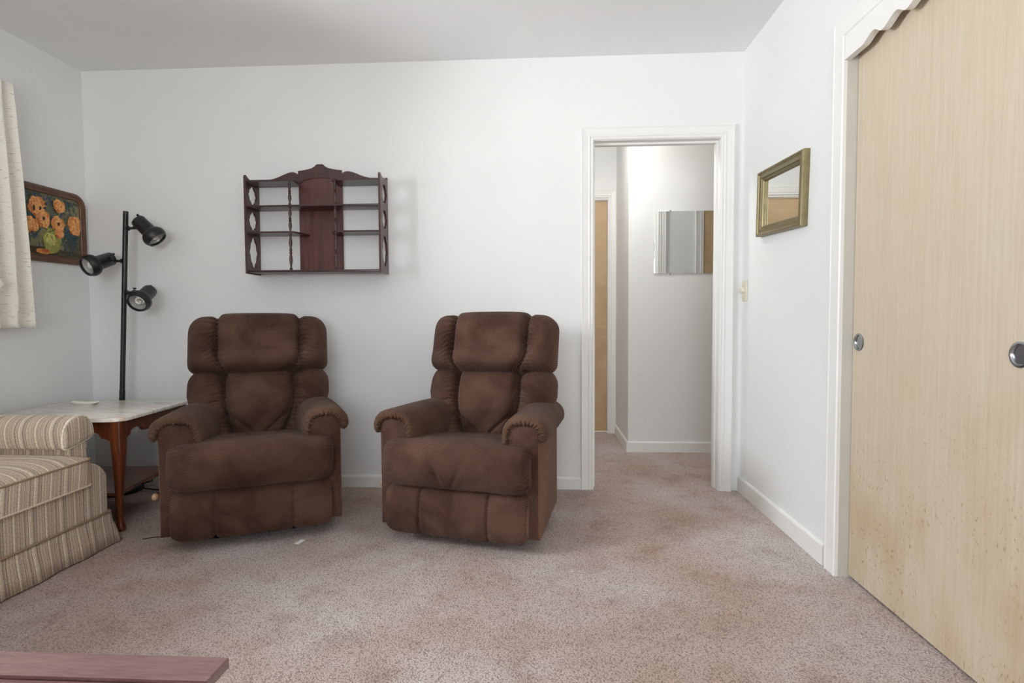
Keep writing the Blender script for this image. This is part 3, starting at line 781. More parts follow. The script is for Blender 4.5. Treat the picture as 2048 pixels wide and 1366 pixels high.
# ------------------------------------------------------------------ striped sofa along the left wall
def su_y(co, n):
    if abs(n.y) > 0.7: return (co.x + 0.03, co.z)
    return (co.y, co.z + co.x)
def su_x(co, n): return (co.x, co.y + co.z)
def make_sofa():
    SX0, SX1, Y0, Y1 = -2.70, -1.950, 0.30, 2.375
    t = thing('sofa', 'striped beige and grey fabric sofa with skirt against the left wall', 'sofa', (-2.32, 1.34, 0))
    # base rail: in front view the ends sweep up to the arm posts
    def basepts():
        pts = [(Y0, 0.135), (Y1, 0.135), (Y1, 0.318)]
        for k in range(1, 13):
            f = k / 12
            pts.append((Y1 - 0.006 - 0.085 * f, 0.332 + 0.060 * f ** 0.8 + 0.010 * math.sin(PI * f)))
        a = pts[3:]
        mid = [(2 * (Y0 + Y1) / 2 - y, z) for y, z in a][::-1]
        return [(Y0, 0.135), (Y1, 0.135), (Y1, 0.318)] + a + [(Y1 - 0.09, 0.30), (Y0 + 0.09, 0.30)] + mid + [(Y0, 0.318)]
    o = plate('base_rail', basepts(), [], lambda a, b, d_: (SX1 - 0.74 + d_, a, b), 0.74, M['stripe'], None)
    # re-make with uv
    me = o.data; bm = bmesh.new(); bm.from_mesh(me); bpy.data.objects.remove(o)
    br = finish('base_rail', bm, M['stripe'], t, smooth=True, uvf=su_y)
    bv = br.modifiers.new('edge_round', 'BEVEL'); bv.width = 0.012; bv.segments = 3; bv.limit_method = 'ANGLE'; bv.angle_limit = math.radians(50)
    # skirt with a flared hem and soft folds
    bm = bmesh.new()
    path = []
    N = 150
    def P(u):                                       # front run then the far side
        return u
    rows = []
    for i in range(N + 1):
        y = Y0 - 0.01 + (Y1 + 0.008 - Y0 + 0.01) * i / N
        e = gauss(Y1 - y, 0.05)
        fold = 0.006 * math.sin(y * 26 + 2 * nz(y * 3, 1)) + 0.004 * nz(y * 12, 4)
        rows.append([(SX1 + 0.004 + 0.002, y, 0.150), (SX1 + 0.008 + fold * 0.35, y + e * 0.008, 0.115), (SX1 + 0.016 + fold * 0.8 + e * 0.006, y + e * 0.022, 0.06), (SX1 + 0.022 + fold + e * 0.010, y + e * 0.036, 0.006)])
    for i in range(1, 60):
        x = SX1 + 0.004 - 0.72 * i / 60
        e = gauss(SX1 - x, 0.05); fold = 0.004 * math.sin(x * 30)
        rows.append([(x, Y1 + 0.006, 0.150), (x + e * .004, Y1 + 0.012 + fold * .3, 0.115), (x + e * .01, Y1 + 0.024 + fold, 0.06), (x + e * .02, Y1 + 0.038 + fold, 0.006)])
    V = add_grid(bm, rows)
    bmesh.ops.recalc_face_normals(bm, faces=bm.faces)
    bmesh.ops.solidify(bm, geom=list(bm.faces), thickness=0.004)
    def skuv(co, n): return ((co.y if abs(n.x) > abs(n.y) else co.x + 0.35), co.z)
    finish('skirt', bm, M['stripe'], t, smooth='all', uvf=skuv)
    tube('piping', [(SX1 + 0.009, Y0, 0.153), (SX1 + 0.009, Y1, 0.153), (SX1 + 0.0, Y1 + 0.009, 0.153), (SX0 + 0.05, Y1 + 0.008, 0.153)], 0.005, M['piping'], t, 8)
    # backrest
    bm = bmesh.new(); add_box(bm, (SX0, Y0 + 0.02, 0.2), (SX0 + 0.17, Y1 - 0.06, 0.80), 0.05, 5)
    for v in bm.verts: v.co.x += (0.5 - v.co.z) * 0.10 * (v.co.x > SX0 + 0.08)
    finish('backrest', bm, M['stripe'], t, smooth=True, uvf=su_y)
    # arms: post and drooping roll
    for sgn, yc in ((1, 2.293), (-1, Y0 + Y1 - 2.293)):
        bm = bmesh.new()
        rows = []
        prof = [(-0.052, 0.28), (-0.050, 0.44), (-0.048, 0.50), (0.040, 0.50), (0.042, 0.44), (0.052, 0.40), (0.070, 0.355), (0.075, 0.30), (0.075, 0.28)]
        for x in (SX0 + 0.02, -2.02, -2.012, -2.010): rows.append([(x, yc + sgn * (a if x > -2.5 or True else a) * (0.97 if x == -2.010 else 1), z) for a, z in prof])
        add_grid(bm, rows, cv=True, capa=True, capb=True); bmesh.ops.recalc_face_normals(bm, faces=bm.faces)
        arm = finish('arm', bm, M['stripe'], t, smooth=True, uvf=lambda co, n: ((co.y + 0.02, co.z) if abs(n.x) > 0.6 else (co.x, co.z)))
        roll = [(-0.076, 0.470), (-0.081, 0.500), (-0.074, 0.545), (-0.050, 0.580), (-0.015, 0.597), (0.020, 0.598), (0.050, 0.585), (0.073, 0.555), (0.082, 0.522), (0.081, 0.500), (0.060, 0.490), (0.025, 0.480), (-0.02, 0.470), (-0.055, 0.464)]
        q = spline_closed(roll, 84)
        cz = 0.53; bm = bmesh.new(); rows = []
        for x, k in ((SX0 + 0.03, 1.0), (-2.40, 1.0), (-2.2, 1.0), (-2.015, 1.0), (-2.007, 0.985), (-2.003, 0.95), (-1.999, 0.80), (-1.997, 0.4)):
            rows.append([(x, yc + sgn * a * k, cz + (z - cz) * k) for a, z in q])
        add_grid(bm, rows, cv=True, capa=True, capb=True); bmesh.ops.recalc_face_normals(bm, faces=bm.faces)
        finish('arm_roll', bm, M['stripe'], arm, smooth=True, uvf=lambda co, n: ((co.y + 0.045, co.z) if n.x > 0.6 else (co.x + 0.2 * (co.z - 0.5), co.y + co.z)))
        tube('arm_piping', [(-2.008, yc + sgn * a * 0.99, cz + (z - cz) * 0.99) for a, z in q], 0.0035, M['stripe'], arm, 8, True, uvf=lambda co, n: (0.755 * 0.135, co.z))
        # tucked fold of the roll on the outer side
        bm = bmesh.new(); rows = []
        for x in (-2.6, -2.06, -2.03, -2.02):
            k = 1.0 if x < -2.05 else (0.9 if x < -2.025 else 0.5)
            rows.append([(x, yc + sgn * (0.046 + 0.030 * k * math.cos(a)), 0.455 + 0.036 * k * math.sin(a)) for a in [2 * PI * m / 18 for m in range(18)]])
        add_grid(bm, rows, cv=True, capa=True, capb=True); bmesh.ops.recalc_face_normals(bm, faces=bm.faces)
        finish('arm_underroll', bm, M['stripe'], arm, smooth=True, uvf=su_x)
    # three seat cushions, crowned, with piping round the front edge
    edges_y = [(2.288, 1.645), (1.640, 1.035), (1.030, 0.387)]
    for ya, yb in edges_y:
        x0, x1 = SX0 + 0.14, -1.930
        zb, zt = 0.305, 0.415
        bm = bmesh.new(); nx, ny = 26, 30
        def pt(u, v, top):
            x = x0 + (x1 - x0) * u; y = yb + (ya - yb) * v
            r = 0.045
            # rounded plan corners at the front
            for yy, sg in ((ya, 1), (yb, -1)):
                dxr = x - (x1 - r); dyr = (y - (yy - sg * r)) * sg
                if dxr > 0 and dyr > 0:
                    L_ = math.hypot(dxr, dyr)
                    m_ = max(dxr, dyr)
                    k = m_ / L_; x = x1 - r + dxr * k; y = yy - sg * (r - dyr * k)
            crown = 0.042 * (max(0, 1 - (2 * v - 1) ** 4) ** 0.8) * (max(0, 1 - (2 * u - 1) ** 6) ** 0.7)
            return (x, y, zt + crown if top else zb - 0.012 * (1 - (2 * v - 1) ** 4) * (1 - (2 * u - 1) ** 4))
        def us(i, n): 
            f = i / n; return 0.5 - 0.5 * math.cos(PI * f)
        top = [[bm.verts.new(pt(us(i, nx), us(j, ny), True)) for j in range(ny + 1)] for i in range(nx + 1)]
        bot = [[bm.verts.new(pt(us(i, nx), us(j, ny), False)) for j in range(ny + 1)] for i in range(nx + 1)]
        for i in range(nx):
            for j in range(ny):
                bm.faces.new((top[i][j], top[i + 1][j], top[i + 1][j + 1], top[i][j + 1])); bm.faces.new((bot[i][j], bot[i][j + 1], bot[i + 1][j + 1], bot[i + 1][j]))
        per = [(i, 0) for i in range(nx)] + [(nx, j) for j in range(ny)] + [(i, ny) for i in range(nx, 0, -1)] + [(0, j) for j in range(ny, 0, -1)]
        for k in range(len(per)):
            a, b = per[k], per[(k + 1) % len(per)]
            va, vb, wa, wb = top[a[0]][a[1]], top[b[0]][b[1]], bot[a[0]][a[1]], bot[b[0]][b[1]]
            # bulging boxing
            ma = (va.co + wa.co) / 2; mb = (vb.co + wb.co) / 2
            nrm = (vb.co - va.co).cross(Vector((0, 0, 1))); nrm = nrm.normalized() if nrm.length > 1e-6 else Vector((1, 0, 0))
            bm.faces.new((va, wa, wb, vb))
        tp = [top[a][b].co.copy() for a, b in per]; bp = [bot[a][b].co.copy() for a, b in per]
        bmesh.ops.recalc_face_normals(bm, faces=bm.faces)
        def cuv(co, n):
            if n.z > 0.5: return (co.y + 0.04 * (max(0, -1.93 - co.x)) ** 1.5, co.x)
            return (co.y - 0.10 * (co.z - 0.3) if abs(n.x) > 0.4 else co.x, co.z)
        cu = finish('seat_cushion', bm, M['stripe'], t, smooth=True, uvf=cuv)
        tube('cushion_piping', tp, 0.0042, M['piping'], cu, 8, True)
        tube('cushion_piping', bp, 0.0042, M['stripe'], cu, 8, True)
    return t
make_sofa()

# ------------------------------------------------------------------ marble-topped end table
def make_table():
    ang = math.radians(5.0)
    t = thing('end_table', 'walnut end table with cream marble top in the corner beside the sofa', 'side table', (-2.335, 2.768, 0), ang)
    hx, hy, zt = 0.345, 0.305, 0.55
    def rr(hx, hy, r, n=10, wave=0.0):
        pts = []
        for cx, cy, a0 in ((hx - r, hy - r, 0), (-hx + r, hy - r, PI / 2), (-hx + r, -hy + r, PI), (hx - r, -hy + r, 3 * PI / 2)):
            for k in range(n + 1):
                a = a0 + PI / 2 * k / n; pts.append((cx + r * math.cos(a), cy + r * math.sin(a)))
        return pts
    bm = bmesh.new(); rows = []
    for z, ins in ((zt - 0.020, 0.004), (zt - 0.017, 0.0), (zt - 0.005, 0.0), (zt - 0.002, 0.002), (zt, 0.006)):
        rows.append([(a, b, z) for a, b in rr(hx - ins, hy - ins, 0.065 - ins)])
    add_grid(bm, rows, cv=True, capa=True, capb=True); bmesh.ops.recalc_face_normals(bm, faces=bm.faces)
    o = finish('marble_top', bm, M['marble'], t, smooth=True, world=False); o['label'] = 'cream marble slab with peach veins'
    ax, ay = 0.302, 0.268
    # apron boards with a scalloped lower edge
    def apron_pts(half):
        top = 0.5295; low = 0.452; pts = [(half, top), (-half, top)]
        n = 48
        for k in range(n + 1):
            x = -half + 2 * half * k / n; u = abs(x) / half
            z = low + 0.030 * max(0, 1 - ((u - 0.62) / 0.26) ** 2) ** 0.7 * (abs(u - 0.62) < 0.26) 
            z += 0.018 * (u < 0.36) * (0.5 + 0.5 * math.cos(PI * u / 0.36)) * 0.0
            if u > 0.80: z = low - 0.020 * ((u - 0.80) / 0.2) ** 2 
            pts.append((x, z))
        return pts
    for sg in (-1, 1):
        plate('apron', apron_pts(ax - 0.030), [], lambda a, b, d_: (a, sg * ay - 0.009 + d_, b), 0.018, M['walnut_h'] if False else M['walnut'], t, world=False)
        plate('apron', apron_pts(ay - 0.030), [], lambda a, b, d_: (sg * ax - 0.009 + d_, a, b), 0.018, M['walnut'], t, world=False)
    # cabriole legs
    for sx in (-1, 1):
        for sy in (-1, 1):
            st = [(0.5295, 0.030, 0.0, 6), (0.47, 0.030, 0.001, 6), (0.44, 0.028, 0.004, 5), (0.40, 0.0270, 0.007, 4), (0.36, 0.0260, 0.007, 3), (0.30, 0.0235, 0.004, 2.6), (0.22, 0.0195, -0.001, 2.3), (0.14, 0.0165, -0.006, 2.2), (0.08, 0.0145, -0.007, 2.1), (0.045, 0.0150, -0.005, 2), (0.025, 0.0185, -0.001, 2), (0.010, 0.0195, 0.001, 2), (0.0, 0.016, 0.001, 2)]
            rows = []
            for z, r, off, p in st:
                row = []
                for k in range(28):
                    a = 2 * PI * k / 28; cx, sxn = math.cos(a), math.sin(a)
                    row.append((sx * (ax - 0.008 + off) + r * sgnpow(cx, 2 / p), sy * (ay - 0.008 + off) + r * sgnpow(sxn, 2 / p), z))
                rows.append(row)
            # smooth densify
            dense = []
            for i in range(len(rows) - 1):
                for k in range(4):
                    f = k / 4
                    i0, i3 = max(0, i - 1), min(len(rows) - 1, i + 2)
                    row = []
                    for m in range(28):
                        p0, p1, p2, p3 = (Vector(rows[q][m]) for q in (i0, i, i + 1, i3))
                        row.append(0.5 * ((2 * p1) + (p2 - p0) * f + (2 * p0 - 5 * p1 + 4 * p2 - p3) * f * f + (3 * p1 - p0 - 3 * p2 + p3) * f ** 3))
                    dense.append(row)
            dense.append([Vector(p) for p in rows[-1]])
            bm = bmesh.new(); add_grid(bm, dense, cv=True, capa=True, capb=True); bmesh.ops.recalc_face_normals(bm, faces=bm.faces)
            finish('leg', bm, M['walnut'], t, smooth=True, world=False)
    # lower shelf with bowed-in edges
    pts = []
    sx_, sy_ = ax - 0.012, ay - 0.012
    for (x0, y0), (x1, y1), nx_, ny_ in (((sx_, -sy_), (sx_, sy_), -1, 0), ((sx_, sy_), (-sx_, sy_), 0, -1), ((-sx_, sy_), (-sx_, -sy_), 1, 0), ((-sx_, -sy_), (sx_, -sy_), 0, 1)):
        for k in range(16):
            f = k / 16; b = 0.026 * math.sin(PI * f) * (1 if ny_ == 0 else 0.6)
            pts.append((x0 + (x1 - x0) * f + nx_ * b, y0 + (y1 - y0) * f + ny_ * b))
    plate('lower_shelf', pts, [], lambda a, b, d_: (a, b, 0.165 + d_), 0.016, M['walnut_h'], t, world=False)
    return t
make_table()

# remote on the table
rc = thing('remote_control', 'white remote control lying on the marble table top', 'remote control', (-2.508, 2.925, 0.55), math.radians(-8))
bm = bmesh.new()
rows = []
for z, k in ((0.0, 0.80), (0.004, 0.93), (0.010, 1.0), (0.014, 0.985), (0.016, 0.93)):
    row = []
    for q in range(40):
        a = 2 * PI * q / 40
        row.append((0.082 * (0.9 * k + 0.1) * sgnpow(math.cos(a), 0.5) * (k if k > 0.9 else 0.92), 0.024 * k * sgnpow(math.sin(a), 0.5), z))
    rows.append(row)
add_grid(bm, rows, cv=True, capa=True, capb=True); bmesh.ops.recalc_face_normals(bm, faces=bm.faces)
finish('remote_body', bm, M['white'], rc, smooth=True, world=False)
for i in range(9):
    for j in range(3):
        bm = bmesh.new(); add_lathe(bm, (-0.058 + i * 0.0135, -0.012 + j * 0.012, 0.0155), (0, 0, 1), [(0, 0.0042), (0.0035, 0.0042), (0.0045, 0.003), (0.0046, 0.0003)], 10)
        bmesh.ops.recalc_face_normals(bm, faces=bm.faces)
        finish('button', bm, M['grey'], rc, smooth=True, world=False)

# ------------------------------------------------------------------ three-head floor lamp
def make_lamp():
    bx_, by_ = -2.492, 3.125
    t = thing('floor_lamp', 'black pole floor lamp with three adjustable spotlight heads in the corner', 'floor lamp', (bx_, by_, 0))
    px = lambda z: bx_ + 0.006 + 0.0562 * z
    lathe('base', (bx_, by_, 0), (0, 0, 1), [(0, 0.118), (0.004, 0.122), (0.018, 0.122), (0.026, 0.114), (0.032, 0.060), (0.040, 0.022), (0.05, 0.018)], M['black'], t, 48)
    pole = tube('pole', [(px(z), by_, z) for z in (0.035, 0.5, 0.56, 1.0, 1.637)], 0.0135, M['black'], t, 20)
    tube('pole_sleeve', [(px(z), by_, z) for z in (0.535, 0.60)], 0.0150, M['black'], pole, 20)
    heads = [(1.540, (1, 0, 0.0), Vector((0.160, -0.030, -0.022)), Vector((0.70, 0.10, -0.74))),
             (1.352, (-1, 0, 0.0), Vector((-0.128, -0.040, -0.014)), Vector((-0.30, -0.88, -0.40))),
             (1.170, (1, 0, 0.0), Vector((0.142, -0.040, -0.030)), Vector((0.10, -0.86, -0.50)))]
    for z, sd, off, ax in heads:
        ax = ax.normalized(); p0 = Vector((px(z), by_, z)); hc = p0 + off
        can = hc
        bm = bmesh.new()
        add_lathe(bm, can, ax, [(-0.088, 0.002), (-0.088, 0.030), (-0.084, 0.036), (-0.076, 0.0385), (-0.002, 0.040), (0.006, 0.043), (0.016, 0.053), (0.030, 0.061), (0.046, 0.063), (0.058, 0.060), (0.066, 0.055), (0.070, 0.054), (0.070, 0.047), (0.064, 0.046), (0.050, 0.046)], 40, True, False)
        bmesh.ops.recalc_face_normals(bm, faces=bm.faces)
        hd = finish('spotlight_head', bm, M['black'], t, smooth=True)
        lathe('reflector', can, ax, [(0.060, 0.0465), (0.035, 0.040), (0.012, 0.025), (0.008, 0.001)], M['refl'], hd, 32, cap0=False, cap1=False)
        # switch nub on the back
        d, u, v = frame_of(ax)
        nub = can - d * 0.088 + v * (-0.020 if v.z > 0 else 0.020) * (-1)
        lathe('switch_knob', nub, -d, [(0, 0.009), (0.012, 0.0075), (0.020, 0.005), (0.022, 0.001)], M['blackmatte'], hd, 16)
        # spiral bulb
        pts = []
        for k in range(70):
            f = k / 69; a = f * 2 * PI * 2.6; rad = 0.021 * (1 - 0.55 * max(0, (f - 0.6) / 0.4))
            pts.append(can + d * (0.012 + 0.044 * f) + (u * math.cos(a) + v * math.sin(a)) * rad)
        tube('spiral_bulb', pts, 0.0058, M['cfl'], hd, 10)
        # arm: collar on the pole, rod, knuckle joint
        sdv = Vector(sd); endp = can - d * 0.030 - (d.cross(Vector((0, 0, 1))).normalized() * 0)
        kn = p0 + sdv * 0.072 + Vector((0, -0.012, 0.002))
        bm = bmesh.new()
        add_lathe(bm, p0 + sdv * 0.008, sdv, [(0, 0.014), (0.012, 0.014), (0.014, 0.009), (0.016, 0.0075), (0.06, 0.0075)], 16)
        add_lathe(bm, kn + Vector((0, -0.010, 0)), (0, 1, 0), [(0, 0.011), (0.020, 0.011)], 16)
        add_tube(bm, [kn, kn + (endp - kn) * 0.5, endp], 0.0085, 12)
        add_lathe(bm, kn + Vector((0, 0, 0.008)), (0, 0, 1), [(0, 0.004), (0.008, 0.004), (0.009, 0.009), (0.016, 0.009), (0.017, 0.002)], 14)
        bmesh.ops.recalc_face_normals(bm, faces=bm.faces)
        finish('swivel_arm', bm, M['black'], t, smooth=True)
    tube('cord', [(bx_ + 0.10, by_ + 0.05, 0.03), (bx_ + 0.15, by_ + 0.07, 0.045), (bx_ + 0.16, by_ + 0.05, 0.075), (bx_ + 0.13, by_ + 0.02, 0.06), (bx_ + 0.15, by_ + 0.0, 0.02), (bx_ + 0.22, by_ + 0.02, 0.005), (bx_ + 0.36, by_ + 0.05, 0.005), (bx_ + 0.6, by_ + 0.09, 0.005)], 0.004, M['blackmatte'], t, 8)
    return t
make_lamp()

# ------------------------------------------------------------------ mahogany wall shelf
def make_shelf():
    yb, yf = D - 0.001, D - 0.156
    xl, xr, z0 = -1.686, -0.900, 1.277
    z3, z2, z1 = 1.500, 1.648, 1.790            # undersides of the shelves
    t = thing('wall_shelf', 'dark mahogany wall shelf with pierced sides and turned spindles above the recliners', 'shelf', ((xl + xr) / 2, yb, z0))
    # pierced sides, scooped at the top
    def hole(zc, hz, hyw):
        pts = []
        n = 64; yc = (yb + yf) / 2 + 0.004
        for k in range(n):
            a = 2 * PI * k / n
            r = 1 + 0.042 * math.cos(10 * a) - 0.07 * abs(math.sin(2 * a))
            pts.append((yc + hyw * r * sgnpow(math.cos(a), 1.0), zc + hz * r * sgnpow(math.sin(a), 1.15)))
        return pts
    side = [(yb, z0 - 0.006), (yf, z0 - 0.006), (yf, 1.822), (yf + 0.008, 1.830)]
    for k in range(1, 16):
        f = k / 16; side.append((yf + 0.008 + (yb - yf - 0.016) * f, 1.830 - 0.022 * math.sin(PI * f) ** 0.8 + 0.010 * gauss(f - 0.5, 0.10)))
    side += [(yb - 0.008, 1.834), (yb, 1.834)]
    holes = [hole(1.7265, 0.054, 0.048), hole(1.580, 0.054, 0.048), hole(1.398, 0.090, 0.050)]
    for x in (xl, xr - 0.012): plate('side_panel', side, holes, lambda a, b, d_: (x + d_, a, b), 0.012, M['mahog_mid'], t)
    # shelves
    sl, sr = -1.424, -1.162
    box('bottom_shelf', (xl + 0.0121, yf + 0.001, z0), (xr - 0.0121, yb, z0 + 0.013), M['mahog_dark'], t, 0.002)
    box('shelf_board', (xl + 0.0121, yf + 0.006, z2), (xr - 0.0121, yb - 0.0155, z2 + 0.010), M['mahog_dark'], t, 0.003)
    for z in (z3, z1):
        lp = [(xl + 0.0121, yb - 0.0155), (xl + 0.0121, yf + 0.006), (sl + 0.012, yf + 0.006), (sl + 0.022, yf + 0.018), (sl + (0.055 if z == z3 else 0.012), yb - 0.0155)]
        plate('shelf_board', lp, [], lambda a, b, d_: (a, b, z + d_), 0.010, M['mahog_dark'], t)
        rp = [(xr - 0.0121, yb - 0.0155), (xr - 0.0121, yf + 0.006), (sr - 0.012, yf + 0.006), (sr - 0.022, yf + 0.018), (sr - (0.055 if z == z3 else 0.03), yb - 0.0155)]
        plate('shelf_board', rp, [], lambda a, b, d_: (a, b, z + d_), 0.010, M['mahog_dark'], t)
    # centre back panel and the crest in front of it
    box('back_panel', (-1.430, yb - 0.008, z0 + 0.0131), (-1.168, yb - 0.001, 1.855), M['mahog'], t)
    pc = -1.299
    crest = []
    half = [(0.0, 1.918), (0.016, 1.918), (0.022, 1.915), (0.032, 1.905), (0.048, 1.896), (0.075, 1.889), (0.105, 1.884), (0.131, 1.881), (0.131, 1.861), (0.142, 1.869), (0.155, 1.874), (0.170, 1.875), (0.190, 1.871), (0.215, 1.862), (0.245, 1.849), (0.275, 1.839), (0.30, 1.834), (0.374, 1.832), (0.374, 1.7895), (0.1335, 1.7895), (0.128, 1.803), (0.112, 1.818), (0.085, 1.830), (0.045, 1.838), (0.0, 1.841)]
    r_ = [(pc + a, z) for a, z in half]; l_ = [(pc - a, z) for a, z in half[1:-1]]
    crest = r_ + l_[::-1]
    plate('crest_board', crest, [], lambda a, b, d_: (a, yb - 0.0155 + d_, b), 0.007, M['mahog_mid'], t)
    # rail behind the top shelves is part of the crest; turned spindles in front
    def spin(z_a, z_b):
        L = z_b - z_a
        pr = [(0, 0.0062), (0.04, 0.0075), (0.06, 0.0045), (0.10, 0.0040), (0.16, 0.0055), (0.26, 0.0082), (0.36, 0.0070), (0.42, 0.0045), (0.44, 0.0065), (0.47, 0.0072), (0.50, 0.0040), (0.53, 0.0072), (0.56, 0.0065), (0.60, 0.0048), (0.70, 0.0080), (0.80, 0.0072), (0.90, 0.0045), (0.94, 0.0042), (0.96, 0.0070), (1.0, 0.0062)]
        return [(L * a, r * 1.18) for a, r in pr]
    for x in (sl, sr):
        for a, b in ((z0 + 0.013, z3), (z3, z2), (z2 + 0.010, z1 + 0.011)):
            o = lathe('spindle', (x, yf + 0.010, a), (0, 0, 1), spin(a, b), M['mahog_dark'], t, 18)
        lathe('finial', (x, yf + 0.010, z1 + 0.010), (0, 0, 1), [(0, 0.007), (0.003, 0.008), (0.006, 0.004), (0.007, 0.001)], M['mahog_dark'], t, 14)
    return t
make_shelf()

# ------------------------------------------------------------------ framed flower picture on the left wall
def make_picture():
    t = thing('framed_picture', 'rounded wooden frame with a painting of orange poppies in a green vase', 'picture', (XL, 2.965, 1.54))
    y0, y1, z0, z1, r = 2.675, 3.245, 1.335, 1.752, 0.075
    def rr(ins):
        rr_ = max(0.012, r - ins); pts = []
        for cy, cz, a0 in ((y1 - ins - rr_, z1 - ins - rr_, 0), (y0 + ins + rr_, z1 - ins - rr_, PI / 2), (y0 + ins + rr_, z0 + ins + rr_, PI), (y1 - ins - rr_, z0 + ins + rr_, 3 * PI / 2)):
            for k in range(9):
                a = a0 + PI / 2 * k / 8; pts.append((cy + rr_ * math.cos(a), cz + rr_ * math.sin(a)))
        return pts
    bm = bmesh.new(); rows = []
    for ins, d in ((0, 0), (0, 0.014), (0.003, 0.018), (0.010, 0.020), (0.020, 0.018), (0.026, 0.013), (0.030, 0.013), (0.032, 0.016), (0.037, 0.016), (0.040, 0.012), (0.040, 0.006), (0.020, 0.0)):
        rows.append([(XL + d, a, b) for a, b in rr(ins)])
    add_grid(bm, rows, cu=True, cv=True); bmesh.ops.recalc_face_normals(bm, faces=bm.faces)
    finish('frame', bm, M['picframe'], t, smooth=True)
    # canvas: painted shapes as thin layers of paint in one mesh
    cols = [('dark_ground', (62, 66, 52)), ('olive_light', (128, 122, 84)), ('umber_table', (72, 64, 46)), ('poppy_orange', (206, 132, 72)), ('poppy_light', (226, 164, 100)), ('poppy_deep', (176, 96, 54)), ('poppy_heart', (44, 36, 34)), ('vase_green', (146, 146, 72)), ('vase_light', (184, 178, 104)), ('leaf_teal', (50, 70, 72)), ('leaf_green', (74, 88, 62)), ('larkspur', (66, 80, 102))]
    mats = []
    for n_, c_ in cols:
        tt = NT('paint_' + n_); tt.set(rough=0.55, spec=0.3); f = tt.noise(tt.coord(), 90, 4, 0.7, 0.6)
        c = lin(c_); tt.base(tt.mix(tt.ramp(f, [(0.35, (0, 0, 0)), (0.65, (1, 1, 1))]), tuple(x * 0.7 for x in c), tuple(min(1, x * 1.25) for x in c))); mats.append(tt.m)
    bg_ = NT('paint_background'); bg_.set(rough=0.55)
    f = bg_.noise(bg_.coord(), 6, 5, 0.6, 0.8)
    bg_.base(bg_.ramp(f, [(0.34, lin((66, 70, 58))), (0.5, lin((96, 96, 72))), (0.66, lin((140, 132, 92)))])); mats[0] = bg_.m
    bm = bmesh.new()
    q = rr(0.036); fc = bm.faces.new([bm.verts.new((XL + 0.0065, a, b)) for a, b in q]); fc.material_index = 0
    cnt = [0]
    def stroke_in(cy, cz): return max(y0 + 0.062, min(y1 - 0.062, cy)), max(z0 + 0.062, min(z1 - 0.062, cz))
    def blob(cy, cz, ry, rz, mi, n=22, rot=0.0, jag=0.12):
        cnt[0] += 1; x = XL + 0.0068 + cnt[0] * 0.000004; sd = random.random() * 50
        vs = []
        for k in range(n):
            a = 2 * PI * k / n; rr2 = 1 + jag * nz(math.cos(a) * 2 + sd, math.sin(a) * 2, sd)  * 2
            u, v = ry * rr2 * math.cos(a), rz * rr2 * math.sin(a)
            vs.append(bm.verts.new((x, cy + u * math.cos(rot) - v * math.sin(rot), cz + u * math.sin(rot) + v * math.cos(rot))))
        f_ = bm.faces.new(vs); f_.material_index = mi
    blob(2.96, 1.395, 0.235, 0.022, 2)
    for cy, cz, n_ in ((2.85, 1.67, 10), (2.94, 1.685, 16), (3.12, 1.655, 10), (3.15, 1.50, 12), (2.80, 1.60, 12), (2.90, 1.56, 14), (3.05, 1.52, 14), (2.86, 1.50, 8)):
        for _ in range(n_):
            for _2 in range(6): blob(*stroke_in(cy + random.gauss(0, 0.036), cz + random.gauss(0, 0.032)), random.uniform(0.0025, 0.006), random.uniform(0.010, 0.024), random.choice((9, 9, 10, 11, 11)), 9, random.uniform(-1.1, 1.1), 0.25)
    blob(3.012, 1.455, 0.060, 0.062, 7); blob(3.000, 1.465, 0.036, 0.036, 8); blob(3.012, 1.515, 0.032, 0.012, 7)
    for k in range(60):
        a = random.uniform(0, 2 * PI); q_ = random.uniform(0.1, 0.9)
        blob(3.010 + 0.052 * q_ * math.cos(a), 1.457 + 0.055 * q_ * math.sin(a), 0.010, 0.004, random.choice((7, 7, 8)) if q_ > 0.5 else 8, 8, a + PI / 2, 0.2)
    for k in range(160):
        blob(*stroke_in(random.uniform(y0, y1), random.uniform(z0 + 0.1, z1)), random.uniform(0.002, 0.004), random.uniform(0.006, 0.016), random.choice((1, 9, 10, 10, 0)), 8, random.uniform(-1.2, 1.2), 0.2)
    def poppy(cy, cz, r_, heart=True, sq=1.0):
        for k in range(5):
            a = 2 * PI * k / 5 + random.random(); blob(cy + math.cos(a) * r_ * 0.42, cz + math.sin(a) * r_ * 0.42 * sq, r_ * 0.62, r_ * 0.58 * sq, (3, 4, 3, 5, 4)[k], 26, a, 0.16)
        blob(cy, cz, r_ * 0.55, r_ * 0.5 * sq, 4, 18, 0, 0.2)
        for k in range(46):
            a = random.uniform(0, 2 * PI); q_ = random.uniform(0.25, 0.95) * r_
            blob(cy + math.cos(a) * q_, cz + math.sin(a) * q_ * sq, r_ * random.uniform(0.10, 0.20), r_ * random.uniform(0.03, 0.07), random.choice((3, 3, 4, 4, 5)), 8, a + random.gauss(0, 0.4), 0.2)
        if heart: blob(cy + r_ * 0.06, cz + 0.002, r_ * 0.20, r_ * 0.22, 6, 12, 0, 0.35)
    poppy(2.925, 1.632, 0.056, False); blob(2.905, 1.622, 0.007, 0.016, 6); blob(2.945, 1.622, 0.008, 0.014, 6)
    poppy(2.960, 1.570, 0.046, True, 1.1); poppy(2.880, 1.525, 0.048, False, 0.9); poppy(3.055, 1.555, 0.044, True, 1.15); poppy(3.060, 1.505, 0.030, False)
    poppy(3.065, 1.660, 0.038, False, 1.1); poppy(3.165, 1.565, 0.046, False, 1.4)
    blob(2.95, 1.392, 0.045, 0.015, 3); blob(2.965, 1.396, 0.026, 0.010, 5)
    me = bpy.data.meshes.new('painting'); bmesh.ops.translate(bm, verts=bm.verts, vec=-t.location)
